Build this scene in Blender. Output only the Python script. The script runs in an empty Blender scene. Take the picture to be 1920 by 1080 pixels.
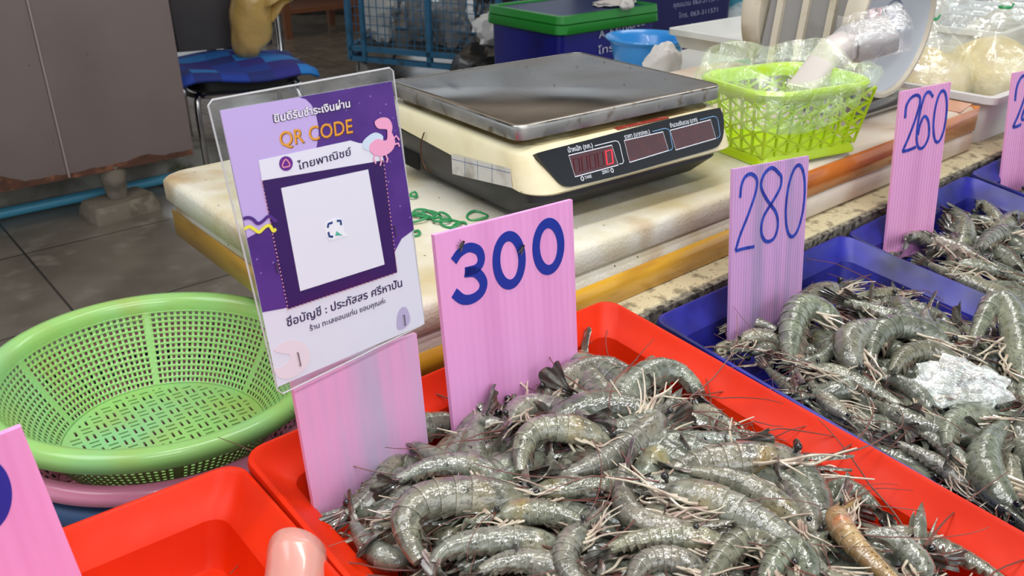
import bpy, bmesh, math, random
from mathutils import Vector, Matrix, Euler, noise
S = bpy.context.scene
COL = S.collection
R = math.radians
# ------------------------------------------------------------------ camera, world, light, exposure
F_PX, PITCH, YAW = 1600.0, R(26), R(40.5)
CAM = Vector((0, 0, 1.15))
cd = bpy.data.cameras.new('camera'); cam = bpy.data.objects.new('camera', cd); COL.objects.link(cam)
cam.location = CAM; cam.rotation_euler = (R(90) - PITCH, 0, -YAW)
cd.sensor_width = 36; cd.lens = F_PX / 1920 * 36; cd.clip_start = .02
cd.dof.use_dof = True; cd.dof.focus_distance = .80; cd.dof.aperture_fstop = 17
S.camera = cam
w = bpy.data.worlds.new('world'); S.world = w; w.use_nodes = True
wn = w.node_tree.nodes; wl = w.node_tree.links
bg = wn['Background']; bg.inputs[0].default_value = (.88, .94, 1, 1); bg.inputs[1].default_value = .68
def area(name, loc, rot, sx, sy, power, col=(1, 1, 1)):
    l = bpy.data.lights.new(name, 'AREA'); l.shape = 'RECTANGLE'; l.size = sx; l.size_y = sy; l.energy = power; l.color = col
    o = bpy.data.objects.new(name, l); COL.objects.link(o); o.location = loc; o.rotation_euler = rot; return o
area('stall_tube', (.75, .45, 2.35), (0, 0, 0), 1.3, .10, 10, (1, .98, .95))
area('stall_tube', (.25, -.35, 2.3), (R(24), 0, 0), 1.3, .10, 13, (.98, .98, 1))
area('front_fill', (.3, -2.3, 2.1), (R(62), 0, 0), 2.6, 1.2, 19, (.92, .96, 1))  # unseen fill behind the camera, added to brighten the upright signs
area('ceiling_fill', (1.2, .8, 2.5), (R(180), 0, 0), 2.6, 2.0, 55, (1, .98, .95))  # added fill facing up, lightens the ceiling that the steel pan mirrors
area('ceiling_fill', (3.2, 4.6, 2.9), (R(180), 0, 0), 4.0, 2.5, 110, (1, .98, .95))  # second added fill, brightens the farther ceiling mirrored in the pan
area('floor_glint_light', (8.4, 13.4, 2.0), (R(90), 0, R(-32)), 4.5, 1.6, 260, (.95, .97, 1))  # unseen light added far back so the wet floor mirrors bright patches
area('hall_light', (-.8, .9, 2.9), (0, R(-24), 0), 1.2, 1.2, 20, (.95, .97, 1))
area('hall_light', (2.6, 1.4, 2.6), (R(-5), R(12), 0), 1.4, .4, 12, (1, .98, .95))
S.view_settings.view_transform = 'Standard'; S.view_settings.look = 'None'
S.view_settings.gamma = 1; S.view_settings.use_curve_mapping = False
S.view_settings.exposure = .28

# ------------------------------------------------------------------ reading the photograph's frame
RT = Vector((math.cos(YAW), -math.sin(YAW), 0))
FW = Vector((math.sin(YAW) * math.cos(PITCH), math.cos(YAW) * math.cos(PITCH), -math.sin(PITCH)))
UP = RT.cross(FW)
def ray(x, y): return FW + RT * ((x - 960) / F_PX) - UP * ((y - 540) / F_PX)
def hit(x, y, p, n):
    d = ray(x, y); return CAM + d * ((p - CAM).dot(n) / d.dot(n))
def onz(x, y, z): return hit(x, y, Vector((0, 0, z)), Vector((0, 0, 1)))
def onv(x, y, v): return hit(x, y, Vector((0, v, 0)), Vector((0, 1, 0)))
def at(x, y, D): return CAM + ray(x, y) * D
class Plane:
    """a flat face in the scene with its own right / up / normal axes"""
    def __init__(s, o, e, f):
        s.o = o.copy(); s.e = e.normalized(); s.n = s.e.cross(f).normalized(); s.f = s.n.cross(s.e)
        if (s.o - CAM).dot(s.n) > 0: s.sgn = -1
        else: s.sgn = 1
    def loc(s, x, y):
        q = hit(x, y, s.o, s.n) - s.o; return (q.dot(s.e), q.dot(s.f))
    def P(s, a, b, c=0): return s.o + s.e * a + s.f * b + s.n * c
    def matrix(s):
        m = Matrix((s.e, s.f, s.n)).transposed().to_4x4(); m.translation = s.o; return m

# ------------------------------------------------------------------ materials
def lin(h):
    if not isinstance(h, str): return tuple(h)[:3]
    c = [int(h[i:i + 2], 16) / 255 for i in (0, 2, 4)]
    return tuple(x / 12.92 if x <= .04045 else ((x + .055) / 1.055) ** 2.4 for x in c)
MATS = {}
def M(name, col, rough=.5, metal=0, var=None, bump=None, coat=0, trans=0, alpha=1, emit=None, sss=0, ior=None, spots=None, rvar=None):
    """var: list of (colour, noise scale, low, high, detail); bump: (scale, strength[, kind]); spots: (colour, scale, size)"""
    if name in MATS: return MATS[name]
    m = bpy.data.materials.new(name); MATS[name] = m; m.use_nodes = True
    N, L = m.node_tree.nodes, m.node_tree.links; b = N['Principled BSDF']
    b.inputs['Base Color'].default_value = (*lin(col), 1)
    b.inputs['Roughness'].default_value = rough; b.inputs['Metallic'].default_value = metal
    b.inputs['Coat Weight'].default_value = coat; b.inputs['Coat Roughness'].default_value = .06
    b.inputs['Transmission Weight'].default_value = trans; b.inputs['Alpha'].default_value = alpha
    if ior: b.inputs['IOR'].default_value = ior
    if sss: b.inputs['Subsurface Weight'].default_value = sss; b.inputs['Subsurface Radius'].default_value = (.01, .008, .006)
    if emit: b.inputs['Emission Color'].default_value = (*lin(emit[0]), 1); b.inputs['Emission Strength'].default_value = emit[1]
    tc = N.new('ShaderNodeTexCoord'); src = None
    for v in (var or []):
        nz = N.new('ShaderNodeTexNoise'); nz.inputs['Scale'].default_value = v[1]; nz.inputs['Detail'].default_value = v[4] if len(v) > 4 else 4
        if len(v) > 5:
            mp = N.new('ShaderNodeMapping'); mp.inputs['Scale'].default_value = v[5]; L.new(tc.outputs['Object'], mp.inputs[0]); L.new(mp.outputs[0], nz.inputs['Vector'])
        else: L.new(tc.outputs['Object'], nz.inputs['Vector'])
        rp = N.new('ShaderNodeMapRange'); rp.inputs[1].default_value = v[2]; rp.inputs[2].default_value = v[3]; L.new(nz.outputs[0], rp.inputs[0])
        mx = N.new('ShaderNodeMix'); mx.data_type = 'RGBA'; L.new(rp.outputs[0], mx.inputs[0])
        if src: L.new(src, mx.inputs[6])
        else: mx.inputs[6].default_value = (*lin(col), 1)
        mx.inputs[7].default_value = (*lin(v[0]), 1); src = mx.outputs[2]
    if spots:
        vo = N.new('ShaderNodeTexVoronoi'); vo.inputs['Scale'].default_value = spots[1]; L.new(tc.outputs['Object'], vo.inputs['Vector'])
        rp = N.new('ShaderNodeMapRange'); rp.inputs[1].default_value = spots[2]; rp.inputs[2].default_value = spots[2] * .7; L.new(vo.outputs['Distance'], rp.inputs[0])
        mx = N.new('ShaderNodeMix'); mx.data_type = 'RGBA'; L.new(rp.outputs[0], mx.inputs[0])
        if src: L.new(src, mx.inputs[6])
        else: mx.inputs[6].default_value = (*lin(col), 1)
        mx.inputs[7].default_value = (*lin(spots[0]), 1); src = mx.outputs[2]
    if src: L.new(src, b.inputs['Base Color'])
    if rvar:
        nz = N.new('ShaderNodeTexNoise'); nz.inputs['Scale'].default_value = rvar[0]; L.new(tc.outputs['Object'], nz.inputs['Vector'])
        rp = N.new('ShaderNodeMapRange'); rp.inputs[1].default_value = .35; rp.inputs[2].default_value = .65; rp.inputs[3].default_value = rvar[1]; rp.inputs[4].default_value = rvar[2]
        L.new(nz.outputs[0], rp.inputs[0]); L.new(rp.outputs[0], b.inputs['Roughness'])
    if bump:
        if len(bump) > 2 and bump[2] == 'wave':
            t = N.new('ShaderNodeTexWave'); t.bands_direction = 'X'; t.inputs['Scale'].default_value = bump[0]; t.inputs['Distortion'].default_value = 0
        elif len(bump) > 2 and bump[2] == 'cell':
            t = N.new('ShaderNodeTexVoronoi'); t.inputs['Scale'].default_value = bump[0]
        else:
            t = N.new('ShaderNodeTexNoise'); t.inputs['Scale'].default_value = bump[0]; t.inputs['Detail'].default_value = 5
        L.new(tc.outputs['Object'], t.inputs['Vector'])
        bp = N.new('ShaderNodeBump'); bp.inputs['Strength'].default_value = bump[1]; bp.inputs['Distance'].default_value = bump[3] if len(bump) > 3 else .002
        L.new(t.outputs[0], bp.inputs['Height']); L.new(bp.outputs[0], b.inputs['Normal'])
    return m

def film_mat(name, haze=.10, tint='f6f8f4', rough=.10, gloss=.10, scale=30, bump=1.0, dist=.006):
    m = bpy.data.materials.new(name); MATS[name] = m; m.use_nodes = True
    N, L = m.node_tree.nodes, m.node_tree.links; N.remove(N['Principled BSDF']); out = N['Material Output']
    tr = N.new('ShaderNodeBsdfTransparent'); tr.inputs[0].default_value = (*lin(tint), 1)
    df = N.new('ShaderNodeBsdfDiffuse'); df.inputs[0].default_value = (.85, .86, .86, 1); gl = N.new('ShaderNodeBsdfGlossy'); gl.inputs[0].default_value = (gloss, gloss, gloss, 1); gl.inputs[1].default_value = rough
    tc = N.new('ShaderNodeTexCoord'); nz_ = N.new('ShaderNodeTexNoise'); nz_.inputs['Scale'].default_value = scale; nz_.inputs['Detail'].default_value = 5; nz_.inputs['Distortion'].default_value = .6; L.new(tc.outputs['Object'], nz_.inputs['Vector'])
    rp = N.new('ShaderNodeMapRange'); rp.inputs[1].default_value = .42; rp.inputs[2].default_value = .72; rp.inputs[3].default_value = haze * .4; rp.inputs[4].default_value = haze * 2.2; L.new(nz_.outputs[0], rp.inputs[0])
    bp = N.new('ShaderNodeBump'); bp.inputs['Strength'].default_value = bump; bp.inputs['Distance'].default_value = dist; L.new(nz_.outputs[0], bp.inputs['Height']); L.new(bp.outputs[0], gl.inputs['Normal'])
    mx = N.new('ShaderNodeMixShader'); L.new(rp.outputs[0], mx.inputs[0]); L.new(tr.outputs[0], mx.inputs[1]); L.new(df.outputs[0], mx.inputs[2])
    ad = N.new('ShaderNodeAddShader'); L.new(mx.outputs[0], ad.inputs[0]); L.new(gl.outputs[0], ad.inputs[1]); L.new(ad.outputs[0], out.inputs[0])
    return m

# ------------------------------------------------------------------ mesh collector
class MB:
    def __init__(s): s.v = []; s.f = []
    def add(s, vs, fs):
        o = len(s.v); s.v += [Vector(p) for p in vs]; s.f += [tuple(i + o for i in f) for f in fs]; return s
    def box(s, c, d, rot=None, taper=None):
        c = Vector(c); h = Vector(d) / 2; ps = []
        for z in (-1, 1):
            for x, y in ((-1, -1), (1, -1), (1, 1), (-1, 1)):
                k = taper if (taper and z > 0) else 1
                p = Vector((x * h.x * k, y * h.y * k, z * h.z)); ps.append((rot @ p if rot else p) + c)
        return s.add(ps, [(3, 2, 1, 0), (4, 5, 6, 7), (0, 1, 5, 4), (1, 2, 6, 5), (2, 3, 7, 6), (3, 0, 4, 7)])
    def bar(s, a, b, wd, th, up=(0, 0, 1)):
        a, b = Vector(a), Vector(b); d = (b - a); L = d.length
        if L < 1e-6: return s
        d /= L; x = d.cross(Vector(up))
        if x.length < 1e-4: x = d.cross(Vector((1, 0, 0)))
        x.normalize(); z = x.cross(d); m = Matrix((x, d, z)).transposed()
        return s.box((a + b) / 2, (wd, L, th), m)
    def loft(s, rings, cap0=True, cap1=True, closed=True):
        n = len(rings[0]); vs = [p for r in rings for p in r]; fs = []
        for i in range(len(rings) - 1):
            for j in range(n if closed else n - 1):
                k = (j + 1) % n; fs.append((i * n + j, i * n + k, (i + 1) * n + k, (i + 1) * n + j))
        if cap0: fs.append(tuple(range(n - 1, -1, -1)))
        if cap1: fs.append(tuple((len(rings) - 1) * n + j for j in range(n)))
        return s.add(vs, fs)
    def tube(s, pts, r, n=8, closed=False, cap=True, flat=1.0):
        pts = [Vector(p) for p in pts]; m = len(pts); rings = []; prev = None
        for i, p in enumerate(pts):
            if closed: t = pts[(i + 1) % m] - pts[i - 1]
            else: t = pts[min(i + 1, m - 1)] - pts[max(i - 1, 0)]
            if t.length < 1e-9: t = Vector((0, 0, 1))
            t.normalize()
            if prev is None:
                x = t.orthogonal().normalized()
            else:
                x = prev - t * prev.dot(t)
                x = x.normalized() if x.length > 1e-6 else t.orthogonal().normalized()
            prev = x; y = t.cross(x); rr = r[i] if isinstance(r, (list, tuple)) else r
            rings.append([p + x * (rr * math.cos(2 * math.pi * k / n)) + y * (rr * flat * math.sin(2 * math.pi * k / n)) for k in range(n)])
        if closed: rings.append(rings[0]); return s.loft(rings, False, False)
        return s.loft(rings, cap, cap)
    def lathe(s, prof, n=48, c=(0, 0, 0), cap0=False, cap1=False):
        c = Vector(c)
        return s.loft([[c + Vector((r * math.cos(2 * math.pi * k / n), r * math.sin(2 * math.pi * k / n), z)) for k in range(n)] for r, z in prof], cap0, cap1)
    def prism(s, poly, z0, z1):
        return s.loft([[Vector((x, y, z0)) for x, y in poly], [Vector((x, y, z1)) for x, y in poly]])
    def sphere(s, c, r, n=12, m=8):
        c = Vector(c); r = Vector((r, r, r)) if not hasattr(r, '__len__') else Vector(r)
        rings = [[c + Vector((r.x * math.sin(math.pi * i / m) * math.cos(2 * math.pi * k / n), r.y * math.sin(math.pi * i / m) * math.sin(2 * math.pi * k / n), -r.z * math.cos(math.pi * i / m))) for k in range(n)] for i in range(m + 1)]
        rings[0] = [p + Vector((1e-6 * math.cos(k), 1e-6 * math.sin(k), 0)) for k, p in enumerate(rings[0])]
        return s.loft(rings)
    def ribbon(s, pts, wd, z=0, th=.0003, closed=False):
        """a flat painted stroke in the local xy plane"""
        P = [Vector((p[0], p[1])) for p in pts]; n = len(P); A, B = [], []
        for i, p in enumerate(P):
            a = P[(i - 1) % n] if closed else P[max(i - 1, 0)]; b = P[(i + 1) % n] if closed else P[min(i + 1, n - 1)]
            t = (b - a); t = t.normalized() if t.length > 1e-9 else Vector((1, 0)); q = Vector((-t.y, t.x)); ww = (wd[i] if isinstance(wd, list) else wd) / 2
            A.append(p + q * ww); B.append(p - q * ww)
        rings = [[(*a, z), (*b, z), (*b, z + th), (*a, z + th)] for a, b in zip(A, B)]
        rings = [[Vector(p) for p in r] for r in rings]
        if closed: rings.append(rings[0]); return s.loft(rings, False, False)
        return s.loft(rings)
    def xf(s, m):
        s.v = [m @ p for p in s.v]; return s
    def fn(s, f):
        s.v = [Vector(f(p)) for p in s.v]; return s
OFF = {}
def link(o, parent=None):
    COL.objects.link(o)
    if parent is not None: o.parent = parent
    return o
def tag(o, label=None, cat=None, group=None, kind=None):
    if label: o['label'] = label
    if cat: o['category'] = cat
    if group: o['group'] = group
    if kind: o['kind'] = kind
    return o
def root(name, label, cat, loc=(0, 0, 0), rz=0, group=None, mat4=None):
    o = bpy.data.objects.new(name, None); link(o); o.empty_display_size = .02
    if mat4 is not None: o.matrix_world = mat4
    else: o.location = loc; o.rotation_euler = (0, 0, rz)
    OFF[o.name] = Vector(loc)
    return tag(o, label, cat, group)
def obj(name, mb, mat, parent=None, smooth=True, world=False, bevel=0, seg=2, solid=0, sub=0, base=None, ang=40):
    """one mesh object; world=True: the collector holds world coordinates; base: origin of a top-level mesh"""
    me = bpy.data.meshes.new(name); vs = mb.v
    if parent is not None and world:
        q = parent
        while q.parent is not None: q = q.parent
        vs = [p - OFF.get(q.name, Vector()) for p in vs]
    if parent is None and base is not None: vs = [p - Vector(base) for p in vs]
    me.from_pydata([tuple(p) for p in vs], [], mb.f); me.update()
    bm = bmesh.new(); bm.from_mesh(me); bmesh.ops.recalc_face_normals(bm, faces=bm.faces); bm.to_mesh(me); bm.free()
    for m_ in (mat if isinstance(mat, (list, tuple)) else [mat]): me.materials.append(m_)
    o = bpy.data.objects.new(name, me); link(o, parent)
    if parent is None and base is not None: o.location = base; OFF[o.name] = Vector(base)
    if smooth:
        me.shade_smooth(); me.set_sharp_from_angle(angle=R(ang))
    if bevel:
        b = o.modifiers.new('bevel', 'BEVEL'); b.width = bevel; b.segments = seg; b.limit_method = 'ANGLE'; b.angle_limit = R(35)
    if solid:
        b = o.modifiers.new('solid', 'SOLIDIFY'); b.thickness = solid; b.offset = 0
    if sub:
        b = o.modifiers.new('sub', 'SUBSURF'); b.levels = sub; b.render_levels = sub
    return o
def copy_tree(o, parent=None):
    c = o.copy(); COL.objects.link(c); c.parent = parent
    for ch in o.children: copy_tree(ch, c)
    return c
def rrect(w, d, r, n=5, c=(0, 0), z=0):
    out = []
    r = max(r, 1e-4)
    for cx, cy, a0 in ((w / 2 - r, d / 2 - r, 0), (-w / 2 + r, d / 2 - r, 90), (-w / 2 + r, -d / 2 + r, 180), (w / 2 - r, -d / 2 + r, 270)):
        for k in range(n + 1):
            a = R(a0 + 90 * k / n); out.append(Vector((c[0] + cx + r * math.cos(a), c[1] + cy + r * math.sin(a), z)))
    return out
_txt = {}
def text_mb(body, bold=0):
    c = bpy.data.curves.new('t', 'FONT'); c.body = body; c.offset = bold; c.resolution_u = 3
    o = bpy.data.objects.new('t', c); COL.objects.link(o)
    m = bpy.data.meshes.new_from_object(o.evaluated_get(bpy.context.evaluated_depsgraph_get()))
    mb = MB().add([v.co.copy() for v in m.vertices], [tuple(p.vertices) for p in m.polygons])
    bpy.data.objects.remove(o); bpy.data.curves.remove(c); bpy.data.meshes.remove(m)
    return mb
def lettering(name, body, pl, a, b, hpx, mat, parent, z=.0004, bold=0, local=None):
    """writing on plane pl, its base line running from photo point a to photo point b, letters hpx high"""
    mb = text_mb(body, bold); xs = [p.x for p in mb.v]; x0, x1 = min(xs), max(xs)
    A, B = Vector(pl.loc(*a)), Vector(pl.loc(*b)); d = B - A; k = d.length / (x1 - x0); d.normalize(); q = Vector((-d.y, d.x))
    if q.y < 0: q = -q
    T = Vector(pl.loc(a[0], a[1] - hpx)); ky = (T - A).length / .72
    mb.fn(lambda p: (*(A + d * ((p.x - x0) * k) + q * (p.y * ky)), z * pl.sgn))
    return obj(name, mb, mat, parent, smooth=False)
def spline(pts, n=6, closed=False):
    P = [Vector(p) for p in pts]; out = []; m = len(P)
    rng = range(m if closed else m - 1)
    for i in rng:
        p0 = P[(i - 1) % m] if closed or i > 0 else P[0] * 2 - P[1]
        p1, p2 = P[i], P[(i + 1) % m]
        p3 = P[(i + 2) % m] if closed or i + 2 < m else P[-1] * 2 - P[-2]
        for k in range(n):
            t = k / n
            out.append(.5 * ((2 * p1) + (p2 - p0) * t + (2 * p0 - 5 * p1 + 4 * p2 - p3) * t * t + (3 * p1 - p0 - 3 * p2 + p3) * t ** 3))
    if not closed: out.append(P[-1])
    return out
def nz(p, sc, amp):
    v = noise.noise_vector(Vector(p) * sc); return Vector(p) + v * amp
# ------------------------------------------------------------------ the setting
def struct(name, mb, mat, **k): return tag(obj(name, mb, mat, **k), kind='structure')
fm = M('wet_tiles', '7d766b', .3, var=[('6a645a', 5, .4, .65, 8), ('8d877d', 9, .55, .7, 6)], rvar=(1.6, .12, .40))
N, L = fm.node_tree.nodes, fm.node_tree.links
b_ = N['Principled BSDF']; src = b_.inputs['Base Color'].links[0].from_socket
tc = N.new('ShaderNodeTexCoord'); br = N.new('ShaderNodeTexBrick'); mp = N.new('ShaderNodeMapping')
mp.inputs['Location'].default_value = (-.46, -.05, 0); L.new(tc.outputs['Object'], mp.inputs[0]); L.new(mp.outputs[0], br.inputs['Vector'])
br.offset = 0; br.inputs['Scale'].default_value = 1; br.inputs['Mortar Size'].default_value = .004; br.inputs['Brick Width'].default_value = .6; br.inputs['Row Height'].default_value = .6
mx = N.new('ShaderNodeMix'); mx.data_type = 'RGBA'; L.new(br.outputs['Fac'], mx.inputs[0]); L.new(src, mx.inputs[6]); mx.inputs[7].default_value = (*lin('3a3733'), 1)
L.new(mx.outputs[2], b_.inputs['Base Color'])
struct('floor', MB().box((3, 8, -.05), (34, 34, .1)), fm, smooth=False)
struct('ceiling', MB().box((2, 3, 4.05), (15, 14, .1)), M('roof', '8f867c', .8), smooth=False)
# the stall: a long board behind the trays on trestle legs, sloping planks below the trays
wood_top = M('speckled_board', 'c9bd9a', .8, var=[('8d8268', 60, .52, .66, 4)], spots=('2d2a22', 160, .16))
stall = MB().box((1.55, .92, .683), (2.24, .73, .042))
struct('trim_1', stall, wood_top, smooth=False, bevel=.003)
grit = M('gritty_concrete', '6b655c', .9, var=[('98907f', 140, .45, .65, 3), ('37332d', 90, .5, .62, 3)], bump=(160, .6))
struct('trim_2', MB().box((1.55, .5515, .676), (2.24, .008, .05)), grit, smooth=False)
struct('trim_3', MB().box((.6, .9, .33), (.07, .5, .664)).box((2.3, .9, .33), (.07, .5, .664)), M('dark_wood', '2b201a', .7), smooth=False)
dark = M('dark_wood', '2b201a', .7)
struct('trim_4', MB().box((.44, .85, .690), (.05, .5, .026)), dark, smooth=False, bevel=.002)

# ------------------------------------------------------------------ trays
red_m = M('red_plastic', 'e02e04', .45, var=[('cf2402', 9, .4, .7, 4)], bump=(14, .12), rvar=(20, .36, .58)); red_m.node_tree.nodes['Principled BSDF'].inputs['Specular IOR Level'].default_value = .22
blue_m = M('blue_plastic', '2a2c9c', .32, var=[('1d1f66', 12, .4, .65, 5), ('10112e', 7, .56, .74, 4)], bump=(16, .15), rvar=(18, .30, .5))
PROF = [(.050, -.078), (.042, -.076), (.036, -.066), (.012, -.022), (.005, -.018), (.001, -.012), (0, -.004), (.001, 0), (.004, .001), (.006, -.001), (.009, -.006), (.021, -.0165), (.024, -.0185), (.027, -.0215), (.0335, -.050), (.037, -.056), (.044, -.058)]
TR = {}
def tray(key, o, e, tilt, W, Ln, mat, label, rc=.018):
    o, e = Vector(o), Vector(e).normalized(); h = e.cross(Vector((0, 0, 1))).normalized()
    if h.y > 0: h = -h
    n = h.cross(e)
    if n.z < 0: n = -n
    t = R(tilt); yv = -(h * math.cos(t) - n * math.sin(t)); n = n * math.cos(t) + h * math.sin(t)
    m = Matrix((e, yv, n)).transposed().to_4x4(); m.translation = o
    mb = MB(); rings = []
    for i, z in PROF:
        rings.append(rrect(W - 2 * i, Ln - 2 * i, max(rc - i * .15, .008), 5, (W / 2, -Ln / 2), z))
    mb.loft(rings)
    ob = obj('tray', mb, mat, smooth=True, ang=24); ob.matrix_world = m
    TR[key] = (m, W, Ln, n, o)
    return tag(ob, label, 'tray')
tray('red', (.186, .54, .7505), (1, 0, .001), 4.2, .407, .50, red_m, 'red plastic tray heaped with shrimp under the sign reading 300')
tray('redL', (-.218, .54, .763), (1, 0, -.045), 1.0, .4035, .48, red_m, 'empty red plastic tray in the bottom left corner')
tray('blue1', (.665, .54, .701), (1, 0, -.012), 5.5, .4035, .50, blue_m, 'dark blue plastic tray of shrimp with a lump of ice, under the 280 sign')
tray('blue2', (1.074, .54, .694), (1, 0, .014), 8.5, .377, .50, blue_m, 'dark blue plastic tray of shrimp under the sign reading 260')
tray('blue3', (1.458, .54, .700), (1, 0, .01), 8.5, .39, .50, blue_m, 'dark blue plastic tray furthest right, cut off by the edge of the photo')
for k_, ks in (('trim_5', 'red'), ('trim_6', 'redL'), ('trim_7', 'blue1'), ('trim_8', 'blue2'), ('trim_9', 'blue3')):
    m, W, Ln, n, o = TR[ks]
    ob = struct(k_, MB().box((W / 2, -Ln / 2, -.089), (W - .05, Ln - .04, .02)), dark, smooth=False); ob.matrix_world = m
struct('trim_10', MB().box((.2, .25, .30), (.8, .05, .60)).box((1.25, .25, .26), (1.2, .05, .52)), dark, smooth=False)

# ------------------------------------------------------------------ price boards
def sign_mat(name, c1, c2, scale):
    return M(name, c1, .38, var=[(c2, 30, .42, .7, 3, (1, .06, 1))], bump=(scale, .35, 'wave', .0012))
pinkA = sign_mat('pink_board', 'f2a8e0', 'e596d0', 40)
pinkB = sign_mat('pink_board_worn', 'd9a4da', '9a90b4', 60)
pinkC = sign_mat('pink_board_rose', 'eda6d6', 'dd93c6', 50)
ink = M('blue_ink', '15309c', .45); marker = M('blue_marker', '2b49b8', .5, var=[('1d2f9a', 90, .4, .6, 2)])
def board(key, TL, TRc, BR, BL, dep, mat, name, label, extra=.022, th=.004):
    """a price board standing in a heap: bottom corners on the heap plane of its tray, top corners square above them"""
    m, W, Ln, n, o = TR[key]; p0 = o - n * dep
    P1, P2 = hit(*BL, p0, n), hit(*BR, p0, n); wv = P2 - P1
    T1, T2 = [CAM + ray(*px) * ((P - CAM).dot(wv) / ray(*px).dot(wv)) for px, P in ((TL, P1), (TRc, P2))]
    e = (wv).normalized(); up = ((T1 - P1) + (T2 - P2)).normalized(); up = (up - e * up.dot(e)).normalized()
    pl = Plane(P1, e, up)
    pts = [(0, -extra), (wv.length, -extra), ((T2 - P1).dot(e), (T2 - P1).dot(up)), ((T1 - P1).dot(e), (T1 - P1).dot(up))]
    rt = root(name, label, 'price sign', mat4=pl.matrix())
    s_ = pl.sgn
    mb = MB().prism(pts, -s_ * th, 0)
    obj('board', mb, mat, rt, smooth=False)
    return pl, rt, pts
def digit(pl, rt, px, wpx, mat, closed=False, n=8, label=None):
    pts = [pl.loc(*p) for p in px]
    a = pl.loc(px[0][0], px[0][1]); b = pl.loc(px[0][0], px[0][1] + wpx)
    wd = abs(b[1] - a[1]) / 1.0
    pp = spline([Vector((*p, 0)) for p in pts], n, closed)
    return obj('digit', MB().ribbon([(p.x, p.y) for p in pp], wd, .0002 * pl.sgn, .0003 * pl.sgn, closed), mat, rt, smooth=False)
def ell(cx, cy, rx, ry, sl=0, n=14, fx=1, ox=0, oy=0, rot=0):
    out = []
    for k in range(n):
        t = 2 * math.pi * k / n; x, y = rx * math.sin(t), -ry * math.cos(t)
        x += sl * (-y / ry); out.append((ox + (cx + x) / fx, oy + (cy + y) / fx))
    return out
def q(pts, f, ox, oy): return [(ox + x / f, oy + y / f) for x, y in pts]
p300, s300, _ = board('red', (820, 443), (1068, 373), (1084, 690), (853, 822), .028, pinkA, 'price_sign', 'pink plastic price sign reading 300 standing in the red tray')
digit(p300, s300, q([(238, 302), (262, 268), (300, 246), (338, 258), (350, 295), (332, 330), (284, 346)], 2.16, 740, 350), 18, ink)
digit(p300, s300, q([(284, 346), (330, 348), (358, 385), (350, 425), (315, 453), (275, 456), (240, 430)], 2.16, 740, 350), 19, ink)
digit(p300, s300, ell(463, 298, 52, 98, 0, fx=2.16, ox=740, oy=350), 19, ink, True)
digit(p300, s300, ell(622, 242, 50, 95, 2, fx=2.16, ox=740, oy=350), 19, ink, True)
p280, s280, _ = board('blue1', (1378, 318), (1515, 292), (1502, 562), (1368, 637), .028, pinkB, 'price_sign', 'worn pink wooden price sign reading 280')
digit(p280, s280, q([(405, 240), (410, 190), (425, 155), (450, 143), (472, 165), (468, 215), (440, 300), (405, 390), (386, 453)], 2.16, 1200, 260), 7, marker)
digit(p280, s280, q([(386, 455), (420, 445), (462, 437)], 2.16, 1200, 260), 6, marker)
digit(p280, s280, q([(562, 140), (532, 118), (500, 148), (490, 195), (512, 245), (550, 300), (557, 355), (540, 405), (508, 415), (490, 375), (500, 315), (538, 252), (566, 200), (572, 160)], 2.16, 1200, 260), 7, marker, True)
digit(p280, s280, ell(628, 252, 36, 145, 14, fx=2.16, ox=1200, oy=260), 7, marker, True)
p260, s260, _ = board('blue2', (1690, 172), (1784, 154), (1749, 440), (1660, 467), .028, pinkC, 'price_sign', 'pink wooden price sign reading 260')
digit(p260, s260, q([(1250, 665), (1258, 595), (1285, 550), (1318, 535), (1335, 560), (1318, 640), (1275, 760), (1235, 852)], 3, 1280, 0), 6, marker)
digit(p260, s260, q([(1235, 853), (1275, 842), (1312, 826)], 3, 1280, 0), 6, marker)
digit(p260, s260, q([(1408, 545), (1385, 517), (1358, 545), (1328, 660), (1315, 775), (1328, 832), (1358, 822), (1384, 760), (1380, 680), (1358, 655), (1335, 700), (1322, 760)], 3, 1280, 0), 6, marker)
digit(p260, s260, ell(1447, 655, 34, 145, 16, fx=3, ox=1280, oy=0), 6, marker, True)
p240, s240, _ = board('blue3', (1901, 137), (1990, 120), (1962, 325), (1876, 345), .028, pinkC, 'price_sign', 'pink price sign cut off by the right edge of the photo')
digit(p240, s240, q([(752, 640), (762, 560), (785, 500), (812, 478), (838, 500), (825, 580), (780, 710), (738, 806)], 3.375, 1680, 0), 6, marker)
digit(p240, s240, q([(738, 806), (765, 800), (792, 786)], 3.375, 1680, 0), 6, marker)
digit(p240, s240, q([(862, 520), (830, 640), (795, 750), (840, 745), (900, 728)], 3.375, 1680, 0), 6, marker)
# the board cut off at the bottom left
plL = Plane(onv(145, 1080, .44), Vector((1, -.03, 0)), Vector((-.02, .05, 1)))
sL = root('price_sign', 'pink price sign cut off by the bottom left corner, part of a blue nought showing', 'price sign', mat4=plL.matrix())
a, b2 = plL.loc(40, 800), plL.loc(145, 1080)
obj('board', MB().prism([(b2[0] - .15, b2[1] - .03), (b2[0] + .004, b2[1] - .03), (a[0], a[1]), (a[0] - .15, a[1] - .012)], 0, -.004 * plL.sgn), pinkA, sL, smooth=False)
digit(plL, sL, ell(-38, 930, 46, 62, 0), 24, ink, True)
obj('digit', MB().ribbon([(p.x, p.y) for p in spline([Vector((*plL.loc(*p_), 0)) for p_ in ell(-150, 955, 46, 62, 0)], 6, True)], .012, .0002 * plL.sgn, .0003 * plL.sgn, True), ink, sL, smooth=False)

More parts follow.
